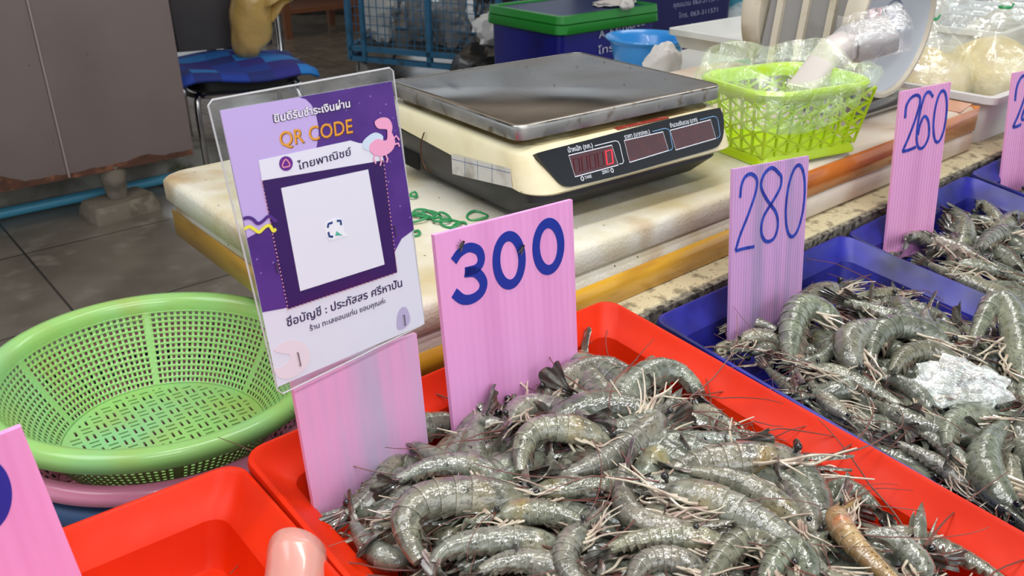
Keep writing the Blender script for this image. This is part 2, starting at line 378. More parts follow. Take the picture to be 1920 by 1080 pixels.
# ------------------------------------------------------------------ payment sign: pink board with a laminated card stapled on
pq, sq, ptsq = board('red', (548, 712), (780, 625), (805, 850), (592, 968), .028, M('pink_board_faded', 'e9a9d6', .4, var=[('c4b2d2', 26, .42, .64, 3, (1, .1, 1))], bump=(26, .5, 'wave', .0014)), 'payment_sign', 'pink board in the red tray with a laminated purple payment card stapled to its top')
sg = pq.sgn
# card plane: tied to the board, leaning a little with the measured corners
pc = Plane(pq.P(0, 0, .004 * sg), pq.e, pq.f)
def poly(px): return [pc.loc(*p) for p in px]
def flat(name, px, z0, z1, mat, parent, raw=False):
    return obj(name, MB().prism(px if raw else poly(px), z0 * sg, z1 * sg), mat, parent, smooth=False)
rtc = sq
sub = Matrix.Translation(Vector((0, 0, .004 * sg)))
lamm = film_mat('laminate', .04, 'f4f6f6', .12, .07, 40, .25, .001); lamedge = M('laminate_edge', 'd9dde0', .2, alpha=.7)
def smoothpoly(px, n=5, closed=True): return [(p.x, p.y) for p in spline([Vector((*p, 0)) for p in px], n, closed)]
lam = flat('laminate_pouch', [(398, 187), (730, 127), (735, 129), (738, 136), (795, 600), (794, 607), (788, 610), (533, 737), (526, 738), (519, 731), (391, 203), (390, 195)], -.0005, 0.0, lamm, rtc)
lam.matrix_local = sub
lam2 = flat('edge_bead', smoothpoly([(398, 187), (730, 127), (737, 133), (795, 600), (790, 610), (530, 738), (520, 731), (390, 198)], 1), 0, .0003, lamm, lam)
lam2.data.clear_geometry()
mb = MB().tube([Vector((*pc.loc(*p), 0)) for p in [(398, 187), (560, 158), (730, 127), (737, 133), (766, 366), (795, 600), (790, 610), (660, 675), (530, 738), (520, 731), (455, 464), (390, 198)]], .0006, 5, True)
lam2.data.from_pydata([tuple(p) for p in mb.v], [], mb.f)
lam2.data.materials.clear(); lam2.data.materials.append(lamedge)
card = flat('card', [(411, 207), (733, 152), (795, 607), (520, 725)], 0.0002, .0006, M('card_white', 'dfe3f2', .3, coat=.4), rtc); card.matrix_local = sub
pur = M('card_purple', '56308c', .3, coat=.4, var=[('4b2880', 30, .4, .6, 3)], spots=('9a7cc4', 150, .10)); lil = M('card_lilac', 'c5b2ea', .3, coat=.4); dpur = M('card_deep_purple', '33135e', .3, coat=.4)
whi = M('card_panel', 'e6e9f6', .3, coat=.4); wtx = M('white_print', 'f2f2fa', .4); dtx = M('dark_print', '2c174e', .4); gold = M('gold_print', 'e8a33a', .4)
flat('upper_ground', [(411, 207), (733, 152), (775, 430), (752, 447), (737, 475), (722, 497), (690, 510), (640, 535), (560, 570), (530, 578), (491, 585)], .0007, .0008, pur, card)
flat('lilac_patch', [(411, 207), (559, 182), (572, 186), (582, 196), (590, 212), (594, 230), (596, 250), (592, 275), (575, 300), (555, 330), (530, 420), (515, 408), (494, 428), (462, 446)], .0009, .001, lil, card)
flat('title_strip', [(483, 300), (655, 263), (672, 268), (690, 268), (714, 285), (717, 300), (489, 338)], .0012, .0013, whi, card)
flat('dark_panel', [(489, 336), (717, 300), (743, 510), (538, 579)], .0011, .0012, dpur, card)
flat('blank_square', [(525, 352), (688, 317), (719, 495), (561, 545)], .0013, .0014, whi, card)
flat('centre_badge', smoothpoly(poly([(608, 418), (630, 408), (640, 416), (643, 434), (652, 442), (640, 442), (618, 450), (609, 440)]), 3), .0015, .0016, M('badge_white', 'eef3fb', .3), card, raw=True)
bb = M('badge_blue', '1f3f80', .3)
for k_, st in enumerate(([(612, 426), (613, 419), (621, 416)], [(629, 413), (636, 413), (637, 421)], [(613, 434), (615, 442), (622, 443)])):
    obj('badge_mark', MB().ribbon([pc.loc(*p) for p in st], .0016, .0017 * sg, .0001 * sg), bb, card, smooth=False)
flat('badge_mark', [(628, 432), (636, 438), (640, 440), (626, 441)], .0017, .0018, M('badge_green', '58b8a0', .3), card)
flat('round_logo', [(534 + 13 * math.cos(k * .4488), 306 + 14 * math.sin(k * .4488)) for k in range(14)], .0014, .0015, M('logo_purple', '6a2b92', .3), card)
obj('logo_outline', MB().ribbon(smoothpoly(poly([(533, 298), (539, 304), (541, 310), (535, 312), (529, 313), (527, 308)]), 3), .0007, .0016 * sg, .0001 * sg, True), M('logo_pink', 'f0a0b0', .3), card, smooth=False)
for st, mt in (([(454, 409), (463, 407), (472, 410), (481, 418), (490, 414), (500, 405), (507, 407), (513, 413), (517, 411)], pur), ([(456, 428), (466, 424), (476, 430), (484, 434), (494, 425), (503, 422), (510, 432), (515, 428)], M('yellow_print', 'ece84e', .4))):
    obj('wavy_line', MB().ribbon([(p.x, p.y) for p in spline([Vector((*pc.loc(*p), 0)) for p in st], 5)], .0021, .0016 * sg, .0001 * sg), mt, card, smooth=False)
tri = MB()
for a_, b_2, nn in (((489, 340), (538, 579), 34), ((717, 302), (743, 510), 28), ((538, 579), (743, 510), 28)):
    for k in range(nn):
        x, y = a_[0] + (b_2[0] - a_[0]) * k / nn, a_[1] + (b_2[1] - a_[1]) * k / nn
        c_ = pc.loc(x, y); r_ = .0006
        tri.prism([(c_[0] + r_ * math.cos(j * 1.57), c_[1] + r_ * math.sin(j * 1.57)) for j in range(4)], .0014 * sg, .0015 * sg)
obj('dotted_border', tri, M('dot_pink', 'e8a0a8', .4), card, smooth=False)
lettering('lettering', 'ยินดีรับชำระเงินผ่าน', pc, (511, 230), (657, 200), 15, M('dark_outline', '2a1650', .4), card, .0011, .06)
lettering('lettering', 'ยินดีรับชำระเงินผ่าน', pc, (513, 229), (655, 200), 15, wtx, card, .0012, .018)
lettering('lettering', 'QR CODE', pc, (525, 276), (661, 249), 29, M('gold_edge', '7a4a1a', .4), card, .0011, .02)
lettering('lettering', 'QR CODE', pc, (524, 275), (660, 248), 29, gold, card, .0012, .004)
lettering('lettering', 'ไทยพาณิชย์', pc, (557, 318), (657, 290), 15, dtx, card, .0015, .012)
lettering('lettering', 'ชื่อบัญชี : ประภัสสร ศรีหาปัน', pc, (537, 612), (753, 536), 16, dtx, card, .0010, .012)
lettering('lettering', 'ร้าน ทะเลขอนแก่น ขอบคุณค่ะ', pc, (580, 620), (722, 567), 10, dtx, card, .0010, .008)
# pink crab claw picture and pale prawn outline
pk = M('pink_print', 'f0a8cc', .4); pk2 = M('pale_blue_print', 'cfe2f4', .4); pk3 = M('pale_prawn', 'e6dce6', .4)
flat('sea_creature', smoothpoly(poly([(700, 228), (712, 220), (726, 222), (733, 236), (730, 250), (722, 242), (706, 240)]), 4), .0016, .0017, pk, card, raw=True)
flat('sea_creature', smoothpoly(poly([(724, 240), (733, 250), (738, 268), (730, 284), (712, 292), (694, 286), (690, 272), (704, 260), (722, 262)]), 4), .0017, .0018, pk, card, raw=True)
flat('sea_creature', smoothpoly(poly([(680, 262), (700, 248), (716, 256), (708, 276), (690, 282), (678, 276)]), 4), .0015, .0016, pk2, card, raw=True)
for st in ([(732, 262), (740, 254), (746, 262)], [(736, 270), (744, 268), (746, 274)], [(700, 288), (698, 298), (702, 306)], [(710, 292), (712, 302), (710, 310)], [(720, 288), (724, 298), (722, 304)]):
    obj('sea_creature', MB().ribbon([pc.loc(*p) for p in st], .0012, .0018 * sg, .0001 * sg), pk, card, smooth=False)
obj('prawn_picture', MB().prism(smoothpoly(poly([(512, 655), (530, 640), (552, 636), (572, 646), (580, 664), (576, 684), (560, 700), (540, 710), (520, 706), (512, 690), (524, 688), (540, 676), (542, 664), (528, 662)]), 4), .0008 * sg, .0009 * sg), pk3, card, smooth=False)
obj('purple_smudge', MB().prism(smoothpoly(poly([(744, 590), (752, 576), (762, 578), (768, 600), (758, 614), (744, 616)]), 4), .0008 * sg, .0009 * sg), M('pale_purple', 'b9b2d6', .4), card, smooth=False)
steel = M('steel_wire', '8b8b90', .3, 1)
for a_, b_2 in (((515, 492), (518, 510)), ((737, 424), (740, 442)), ((556, 660), (561, 684)), ((755, 590), (757, 608))):
    A_, B_ = pc.loc(*a_), pc.loc(*b_2)
    o_ = obj('staple', MB().tube([(*A_, -.003 * sg), (*A_, .0022 * sg), (*B_, .0022 * sg), (*B_, -.003 * sg)], .0004, 6), steel, rtc); o_.matrix_local = sub
# ------------------------------------------------------------------ foam slabs
foam = M('foam', 'd6d2c2', .7, var=[('c2b48c', 11, .42, .66, 8), ('a88b62', 7, .56, .74, 8), ('aab592', 4, .62, .76, 5)], bump=(260, .35, 'cell', .0012), spots=('6b5a40', 45, .07))
foam2 = M('foam_pinkish', 'd8ccbc', .65, var=[('c0a68e', 9, .45, .7, 8), ('957a5a', 7, .58, .74, 8)], bump=(240, .35, 'cell', .0012))
ytape = M('yellow_tape', 'd9a52e', .28, var=[('b9852a', 12, .5, .75, 4, (1, 1, 4))], coat=.5)
otape = M('orange_tape', 'cf7424', .25, var=[('a9561a', 10, .5, .7, 4, (1, 1, 4)), ('e39650', 14, .62, .75, 3)], coat=.5)
def slab(c, d, mat, label, r=.03):
    mb = MB(); nx = 1; z0, z1 = c[2] - d[2] / 2, c[2] + d[2] / 2; e = .006
    rings = [rrect(d[0] - 2 * e, d[1] - 2 * e, r, 5, c, z0), rrect(d[0], d[1], r, 5, c, z0 + e), rrect(d[0], d[1], r, 5, c, z1 - e), rrect(d[0] - e, d[1] - e, r, 5, c, z1 - e * .4), rrect(d[0] - 2.4 * e, d[1] - 2.4 * e, r, 5, c, z1)]
    mb.loft(rings)
    return tag(obj('foam_slab', mb, mat, base=c, world=True, ang=60), label, 'foam slab')
s1 = slab((.672, .86, .7725), (.655, .545, .035), foam, 'white stained foam slab under the weighing scale')
s2 = slab((.690, .858, .7295), (.67, .54, .051), foam, 'foam slab edged with yellow tape, under the scale slab', .02)
s3 = slab((1.295, .86, .763), (.57, .54, .042), foam2, 'foam slab edged with orange tape behind the 280 and 260 signs')
s4 = slab((1.305, .858, .723), (.555, .54, .038), foam2, 'plain white foam slab under the orange taped slab', .02)
def wrap(name, par, x0, x1, y0, y1, z0, z1, mat, left=False, right=False, top=0, t=.0015):
    mb = MB(); P = []
    if left: P += [(x0 - t, y1), ]
    P += [(x0 - t, y0 + .012), (x0 + .004, y0 + .002), (x0 + .012, y0 - t), (x1 - .012, y0 - t), (x1 - .004, y0 + .002), (x1 + t, y0 + .012)]
    if right: P += [(x1 + t, y1)]
    rings = []
    for i, (x, y) in enumerate(P):
        wv = .0012 * math.sin(i * 2.1)
        rings.append([Vector((x, y, z0 + wv)), Vector((x, y, z1 + wv))])
    mb.loft(rings, False, False, closed=False)
    return obj(name, mb, mat, par, world=True, solid=.0012)
wrap('packing_tape', s2, .355, 1.025, .588, 1.12, .7045, .741, ytape, left=True)
wrap('packing_tape', s3, 1.01, 1.58, .590, 1.02, .7425, .7825, otape, right=True)
obj('packing_tape', MB().loft([[Vector((1.50, .592, .7852)), Vector((1.575, .605, .7852)), Vector((1.580, .80, .7852)), Vector((1.50, .84, .7852))], [Vector((1.50, .592, .7846)), Vector((1.575, .605, .7846)), Vector((1.580, .80, .7846)), Vector((1.50, .84, .7846))]]), otape, s3, world=True, smooth=False)

# ------------------------------------------------------------------ price computing scale
SC = Vector((.7445, .791, .79)); srz = R(-3.4)
scale = root('weighing_scale', 'cream and black electronic weighing scale with a flat steel pan', 'weighing scale', SC, srz)
cream = M('cream_plastic', 'e8e0bd', .38, var=[('cdbf92', 9, .52, .75, 5), ('8e7a55', 7, .66, .8, 6)], spots=('5a4a35', 38, .05))
blk = M('black_plastic', '25262a', .42, var=[('35363a', 14, .45, .7, 4)])
def zb(y): return .046 if y < -.13 else min(.046 + (y + .13) * .12, .064)
rings = []
for z, hx, yf, yb, r in ((0, .158, -.166, .148, .03), (.004, .164, -.171, .151, .03), (.040, .166, -.152, .153, .034), (.091 - .046, .163, -.146, .150, .034), (.0475, .158, -.141, .146, .032)):
    ring = []
    for p in rrect(2 * hx, yb - yf, r, 6, (0, (yb + yf) / 2)):
        b0 = zb(p.y); k = z / .0475; ring.append(Vector((p.x, p.y, b0 + (.0945 - b0) * k)))
    rings.append(ring)
obj('housing', MB().loft(rings), cream, scale, ang=50)
rings = []
for z, hx, yf, yb, r in ((.008, .135, -.105, .13, .03), (.013, .148, -.130, .142, .03), (.034, .160, -.152, .148, .03), (.062, .160, -.150, .148, .03)):
    rings.append([Vector((p.x, p.y, min(z, zb(p.y) + .004) if z > .04 else z)) for p in rrect(2 * hx, yb - yf, r, 6, (0, (yb + yf) / 2))])
base_ = obj('base', MB().loft(rings), blk, scale, ang=50)
for x in (-.11, .11):
    for y in (-.08, .105): obj('foot', MB().lathe([(.012, 0), (.014, .004), (.012, .012)], 16, (x, y, 0), True, True), M('rubber', '161616', .8), scale)
ven = MB()
for k in range(12): ven.box((-.1605, .118 - k * .0042, .028), (.004, .0018, .020))
obj('vent', ven, M('vent_black', '0c0c0d', .7), base_, smooth=False)
# steel pan
steelp = M('pan_steel', '7a7570', .22, 1, var=[('625d58', 6, .4, .7, 6, (1, 3, 1)), ('665a4e', 3, .5, .75, 5)], bump=(7, .06, 'noise', .01), rvar=(5, .16, .40))
lipm = M('pan_lip', 'b2afaa', .3, 1, var=[('7a6a4e', 50, .56, .70, 6)], rvar=(30, .22, .5))
W_, D_ = .325, .276
pan = MB().loft([rrect(W_ - .008, D_ - .008, .012, 5, z=.1040), rrect(W_ - .001, D_ - .001, .014, 5, z=.1045), rrect(W_, D_, .014, 5, z=.1160), rrect(W_ - .002, D_ - .002, .013, 5, z=.1188), rrect(W_ - .006, D_ - .006, .011, 5, z=.12)])
pn = obj('pan', pan, steelp, scale, ang=60)
rim = MB().loft([rrect(W_ - .002, D_ - .002, .0143, 5, z=.1032), rrect(W_ + .0012, D_ + .0012, .0146, 5, z=.1042), rrect(W_ + .0014, D_ + .0014, .0147, 5, z=.1155), rrect(W_ - .0002, D_ - .0002, .014, 5, z=.1186), rrect(W_ - .004, D_ - .004, .0125, 5, z=.1202)], False, False)
obj('lip', rim, lipm, pn, solid=.0006)
obj('ledge_stain', MB().loft([rrect(.308, .276, .03, 5, z=.0942), rrect(.306, .274, .03, 5, z=.0951)]), M('ledge_grime', 'b09a68', .5, var=[('6d5632', 9, .44, .62, 7), ('cbbf92', 14, .56, .7, 5), ('3a2c1a', 22, .62, .72, 5)]), scale)
obj('spider', MB().box((0, 0, .099), (.24, .20, .009)), M('cream_dirty', '8b7b58', .6, var=[('5a4b33', 20, .45, .7, 4)]), scale, smooth=False, bevel=.003)
for x in (-.112, .112):
    for y in (-.09, .09): obj('pan_support', MB().lathe([(.022, .094), (.022, .100), (.016, .1045)], 20, (x, y, 0), True, True), cream, scale)
rr_ = random.Random(5)
for k in range(14):
    dw = MB().sphere((.05 + rr_.uniform(-.06, .1), -.02 + rr_.uniform(-.1, .14), .12), (rr_.uniform(.0006, .0016),) * 2 + (.0007,), 8, 5)
    obj('water_drop', dw, M('water', 'ffffff', .02, trans=1, ior=1.33), pn)
# display panel on the sloping front
rot = Matrix.Rotation(srz, 3, 'Z')
def SW(x, y, z): return SC + rot @ Vector((x, y, z))
pa, pb = SW(0, -.1722, .0525), SW(0, -.1532, .0880)
ex_ = rot @ Vector((1, 0, 0)); pp_ = Plane(pa, ex_, (pb - pa)); ps = pp_.sgn
PM = Matrix.LocRotScale(SC, Euler((0, 0, srz)), None).inverted() @ pp_.matrix()
def pflat(name, px, z0, z1, mat, parent, sm=0):
    pts = [pp_.loc(*p) for p in px]
    if sm: pts = [(p.x, p.y) for p in spline([Vector((*p, 0)) for p in pts], sm, True)]
    return obj(name, MB().prism(pts, z0 * ps, z1 * ps), mat, parent, smooth=False)
panel = pflat('display_panel', [(1014, 285), (1100, 263), (1230, 229), (1338, 204), (1351, 207), (1356, 222), (1356, 250), (1350, 268), (1336, 279), (1270, 298), (1180, 324), (1090, 346), (1066, 350), (1050, 344), (1030, 322), (1012, 301), (1006, 290)], -.006, .0008, M('panel_black', '0e1218', .3, coat=.25), scale, 3)
panel.matrix_local = PM
led = M('led_window', '3d0d16', .12, coat=1, var=[('4a121c', 60, .5, .6, 2)]); lite = M('panel_print', 'd6dbe2', .5); blu = M('panel_print_blue', '6f9cc6', .5)
for qd in (((1065, 292), (1145.7, 272.7), (1157.7, 310), (1077, 332)), ((1169, 264), (1241.7, 247.7), (1252, 282.7), (1179, 305)), ((1255, 245), (1330.7, 225), (1341, 260), (1265.7, 281.7))):
    wd_ = pflat('display_window', qd, .0009, .0011, led, panel)
    pts = [pp_.loc(*p) for p in qd]
    obj('window_frame', MB().ribbon(pts, .0011, .0012 * ps, .0002 * ps, True), lite, wd_, smooth=False)
red_led = M('red_led', 'ff2030', .4, emit=('ff2a3a', 1.6)); dim_led = M('dim_led', '5a1420', .4)
def seg7(cx, mat, name):
    for st in (((cx[0], cx[1]), (cx[2], cx[3]), (cx[4], cx[5]), (cx[6], cx[7])),):
        obj(name, MB().ribbon([pp_.loc(*p) for p in st], .0014, .0014 * ps, .0002 * ps, True), mat, panel, smooth=False)
seg7((1134, 284, 1145, 281.5, 1148, 306, 1137, 309), red_led, 'lit_digit')
for k in range(4): seg7((1074 + k * 15, 299 - k * 3.7, 1084 + k * 15, 296.5 - k * 3.7, 1087 + k * 15, 321 - k * 3.7, 1077 + k * 15, 324 - k * 3.7), dim_led, 'unlit_digit')
lettering('lettering', 'น้ำหนัก (กก.)', pp_, (1065, 286.5), (1111, 276.5), 9, lite, panel, .001, .012)
lettering('lettering', 'ราคา (บาท/กก.)', pp_, (1170.7, 261), (1218, 250.5), 8, lite, panel, .001, .012)
lettering('lettering', 'จำนวนเงินรวม (บาท)', pp_, (1256, 240), (1307, 228), 8, lite, panel, .001, .012)
lettering('lettering', 'TARE', pp_, (1096, 336.5), (1109, 333), 6, lite, panel, .001, .01)
lettering('lettering', 'ZERO', pp_, (1128.5, 327), (1142, 323), 6, lite, panel, .001, .01)
for cx, cy in ((1090.7, 335.3), (1146.5, 320)):
    c_ = pp_.loc(cx, cy); obj('button_ring', MB().ribbon([(c_[0] + .0018 * math.cos(k * .524), c_[1] + .0022 * math.sin(k * .524)) for k in range(12)], .001, .001 * ps, .0002 * ps, True), lite, panel, smooth=False)
for st, mt in (([(1114, 274), (1152, 264.5), (1158, 266), (1161, 272), (1168, 303), (1166, 307), (1160, 308)], lite), ([(1222, 247), (1246, 241), (1252, 243), (1255, 249), (1260, 277), (1258, 281), (1253, 283)], blu), ([(1311, 225), (1336, 218.5), (1342, 220), (1345, 226), (1349, 253), (1347, 257), (1343, 260)], blu)):
    obj('bracket_line', MB().ribbon([pp_.loc(*p) for p in st], .0009, .001 * ps, .0002 * ps), mt, panel, smooth=False)
# red maker's strip on the ledge, sticker and wire seal on the left side
obj('red_strip', MB().box((.02, -.1395, .0951), (.085, .008, .0006)), M('red_print', 'a33a2c', .5, var=[('cfc4b4', 130, .58, .66, 2)]), scale, smooth=False)
pside = Plane(SW(-.1655, 0, .05), -(rot @ Vector((0, 1, 0))), Vector((0, 0, 1))); qs = pside.sgn
SM = Matrix.LocRotScale(SC, Euler((0, 0, srz)), None).inverted() @ pside.matrix()
stk = obj('sticker', MB().prism([pside.loc(*p) for p in ((847, 289), (957, 316), (960, 352), (849, 326))], 0, .0006 * qs), M('paper_label', 'c9c8c4', .6, var=[('9a948a', 30, .5, .7, 5)]), scale, smooth=False); stk.matrix_local = SM
gl = MB()
for a_, b_2 in (((872, 295), (873, 331)), ((896, 301), (897, 337)), ((923, 307.5), (924, 343)), ((848, 298), (957, 324))):
    gl.ribbon([pside.loc(*a_), pside.loc(*b_2)], .0006, .0007 * qs, .0001 * qs)
obj('ruled_line', gl, M('label_blue', '4d5f94', .6), stk, smooth=False)
obj('seal_wire', MB().tube([pside.P(*pside.loc(*p), .002 * qs) - SC for p in ((798, 248), (793, 262), (791, 280), (794, 300), (801, 316), (812, 321))], .0009, 6).xf(Matrix.Rotation(-srz, 4, 'Z')), M('copper_wire', '5a3a2a', .5, .6), scale)

# ------------------------------------------------------------------ rubber bands on the slab
gband = M('green_rubber', '2f8a52', .35)
rg = random.Random(3)
for k, (cx, cy, rx, ry, lab) in enumerate(((895, 405, .0105, .0095, 'green rubber band lying apart, nearest the scale'), (845, 418, .0105, .008, 'front green rubber band of the tangle by the 300 sign'), (828, 409, .011, .008, None), (806, 404, .010, .009, None), (792, 401, .012, .008, None), (786, 408, .011, .008, None), (862, 424, .008, .006, None), (775, 437, .006, .005, None), (774, 366, .006, .004, None))):
    c_ = onz(cx, cy, .7912 + .0012 * (k % 3)); a0 = rg.uniform(0, 3)
    ps_ = [c_ + Vector((1.25 * rx * math.cos(t) * (1 + .12 * math.sin(3 * t + k)), 1.25 * ry * math.sin(t), .0012 * math.sin(2 * t + k))) for t in [2 * math.pi * j / 28 for j in range(28)]]
    ps_ = [c_ + Matrix.Rotation(a0, 3, 'Z') @ (p - c_) for p in ps_]
    o_ = tag(obj('rubber_band', MB().tube(ps_, .0015, 6, True), gband, base=c_, world=True), lab or 'green rubber band in the tangle between the payment card and the 300 sign', 'rubber band', 'green rubber bands on the foam')

# ------------------------------------------------------------------ lime basket with its liner bag and the wrapped device
BZ = Vector((1.075, .668, .7905)); brz = R(-13)
bk = root('storage_basket', 'lime green lattice plastic basket beside the scale', 'basket', BZ, brz)
lime = M('lime_plastic', 'b4d21c', .3, coat=.3)
bw, bdp, bh, tw, td = .168, .125, .098, .198, .150
def bface(z, fw, fd): return fw, fd
def bpt(side, s, t):
    """point on a basket wall: side 0 front 1 right 2 back 3 left, s along -1..1, t height 0..1"""
    wx = (bw + (tw - bw) * t) / 2; wy = (bdp + (td - bdp) * t) / 2; z = .006 + (bh - .006) * t
    return {0: Vector((s * wx, -wy, z)), 1: Vector((wx, s * wy, z)), 2: Vector((-s * wx, wy, z)), 3: Vector((-wx, -s * wy, z))}[side]
nrm = {0: (0, -1, 0), 1: (1, 0, 0), 2: (0, 1, 0), 3: (-1, 0, 0)}
for side, ncol in ((0, 8), (1, 6), (2, 8), (3, 6)):
    mb = MB(); nrow = 4
    def g(c, r): return bpt(side, -1 + 2 * c / ncol, min(max(r, 0) / nrow, 1) * .86 + .07)
    for c in range(ncol + 1): mb.bar(g(c, 0), g(c, nrow), .0028, .003, nrm[side])
    for c in range(ncol):
        for r in range(nrow):
            if c % 2 == 0:
                mb.bar(g(c, r), g(c + 1, r + .5), .0028, .003, nrm[side]); mb.bar(g(c + 1, r + .5), g(c, r + 1), .0028, .003, nrm[side])
            else:
                mb.bar(g(c, r + .5), g(c + 1, r), .0028, .003, nrm[side]); mb.bar(g(c, r + .5), g(c + 1, r + 1), .0028, .003, nrm[side])
    obj('side_lattice', mb, lime, bk, smooth=False)
obj('bottom', MB().loft([rrect(bw + .012, bdp + .012, .012, 5, z=0), rrect(bw + .012, bdp + .012, .012, 5, z=.004), rrect(bw + .002, bdp + .002, .01, 5, z=.013), rrect(bw - .004, bdp - .004, .01, 5, z=.005)]), lime, bk, ang=60)
rw = []
for i, z, in ((0, bh - .014), (.005, bh - .012), (.010, bh), (.008, bh + .004), (.002, bh + .004), (-.001, bh - .002), (-.002, bh - .014)):
    rw.append(rrect(tw + 2 * i - .004, td + 2 * i - .004, .05, 8, z=z))
rw.append(rw[0]); obj('rim', MB().loft(rw, False, False), lime, bk, ang=60)
film = film_mat('clear_film', .085, 'f3f8ee', .14, .16, 42, 1.0, .012)
# liner: inside wall, folded over the rim and hanging outside, longer on the left/front corner
rings = []
n_ = 72
for i, (sc_, z) in enumerate(((.90, .075), (.92, .085), (.95, .098), (.98, .112), (1.05, .122), (1.13, .118), (1.17, .098), (1.16, .074), (1.13, .052))):
    ring = []
    for k in range(n_):
        a = 2 * math.pi * k / n_; ca, sa = math.cos(a), math.sin(a)
        ee = 4.5; rr = (abs(ca) ** ee + abs(sa) ** ee) ** (-1 / ee)
        x, y = rr * ca * tw / 2, rr * sa * td / 2
        hang = .55 + .55 * math.cos(a - R(222)) + .12 * math.sin(3 * a)
        zz = z if i < 5 else .120 - (.120 - z) * max(.25, hang)
        bul = 1 + (.10 * math.sin(5 * a + i) * .35 if i > 4 else 0)
        p = Vector((x * sc_ * bul, y * sc_ * bul, zz + (.009 * math.sin(4 * a) + .014 * max(0, math.cos(a - R(75))) if i in (3, 4, 5) else 0)))
        ring.append(p + noise.noise_vector(p * 45 + Vector((i, 0, 0))) * .0045)
    rings.append(ring)
lin_ = tag(obj('bag_liner', MB().loft(rings, False, False), film, ang=80), 'clear plastic bag lining the lime basket and folded over its rim', 'plastic bag')
lin_.location = BZ; lin_.rotation_euler = (0, 0, brz)
# bent white device wrapped in film, leaning in the basket
dv0, dv1, dv2, dv3 = at(1500, 178, 1.24), at(1560, 100, 1.28), at(1592, 82, 1.30), at(1672, 62, 1.29)
dev = root('wrapped_device', 'white bent-handled device in clear plastic leaning out of the lime basket', 'device', dv1)
wht = M('white_plastic', 'c4bcb8', .35, bump=(30, .15)); gry = M('grey_plastic', 'a5a3a4', .4)
def beam(pts, wds, ths, up):
    mb = MB(); rings = []; up = Vector(up)
    for i, p in enumerate(pts):
        t = (pts[min(i + 1, len(pts) - 1)] - pts[max(i - 1, 0)]).normalized(); x = t.cross(up).normalized(); y = x.cross(t)
        rings.append([p + x * v.x + y * v.y for v in rrect(wds[i], ths[i], min(wds[i], ths[i]) * .28, 4)])
    return mb.loft(rings)
upv = -(RT * .35 + FW * .5) + Vector((0, 0, .9))
obj('handle', beam([dv0, (dv0 + dv1) / 2, dv1, (dv1 * 2 + dv2) / 3, dv2], [.045, .046, .047, .047, .044], [.030, .033, .036, .038, .036], upv), wht, dev, world=True, ang=50)
obj('head', beam([(dv2 * 3 + dv1) / 4, dv2, (dv2 + dv3) / 2, dv3], [.054, .062, .066, .062], [.030, .038, .038, .032], upv), gry, dev, world=True, ang=50)
wrapmb = MB(); rg = []
dd = (dv3 - dv2).normalized(); xx = dd.cross(upv).normalized(); yy = xx.cross(dd)
for i in range(9):
    p = dv2 - dd * .008 + (dv3 - dv2 + dd * .026) * (i / 8)
    ring = []
    for k in range(40):
        v = rrect(.074, .050, .012, 9)[k]; b_o = p + xx * v.x + yy * (v.y + .006)
        ring.append(b_o + noise.noise_vector(b_o * 60) * .007)
    rg.append(ring)
wrapmb.loft(rg)
obj('film_wrap', wrapmb, film_mat('wrap_film', .09, 'f4f4f4', .12, .16, 40, 1.0, .01), dev, world=True, ang=80)
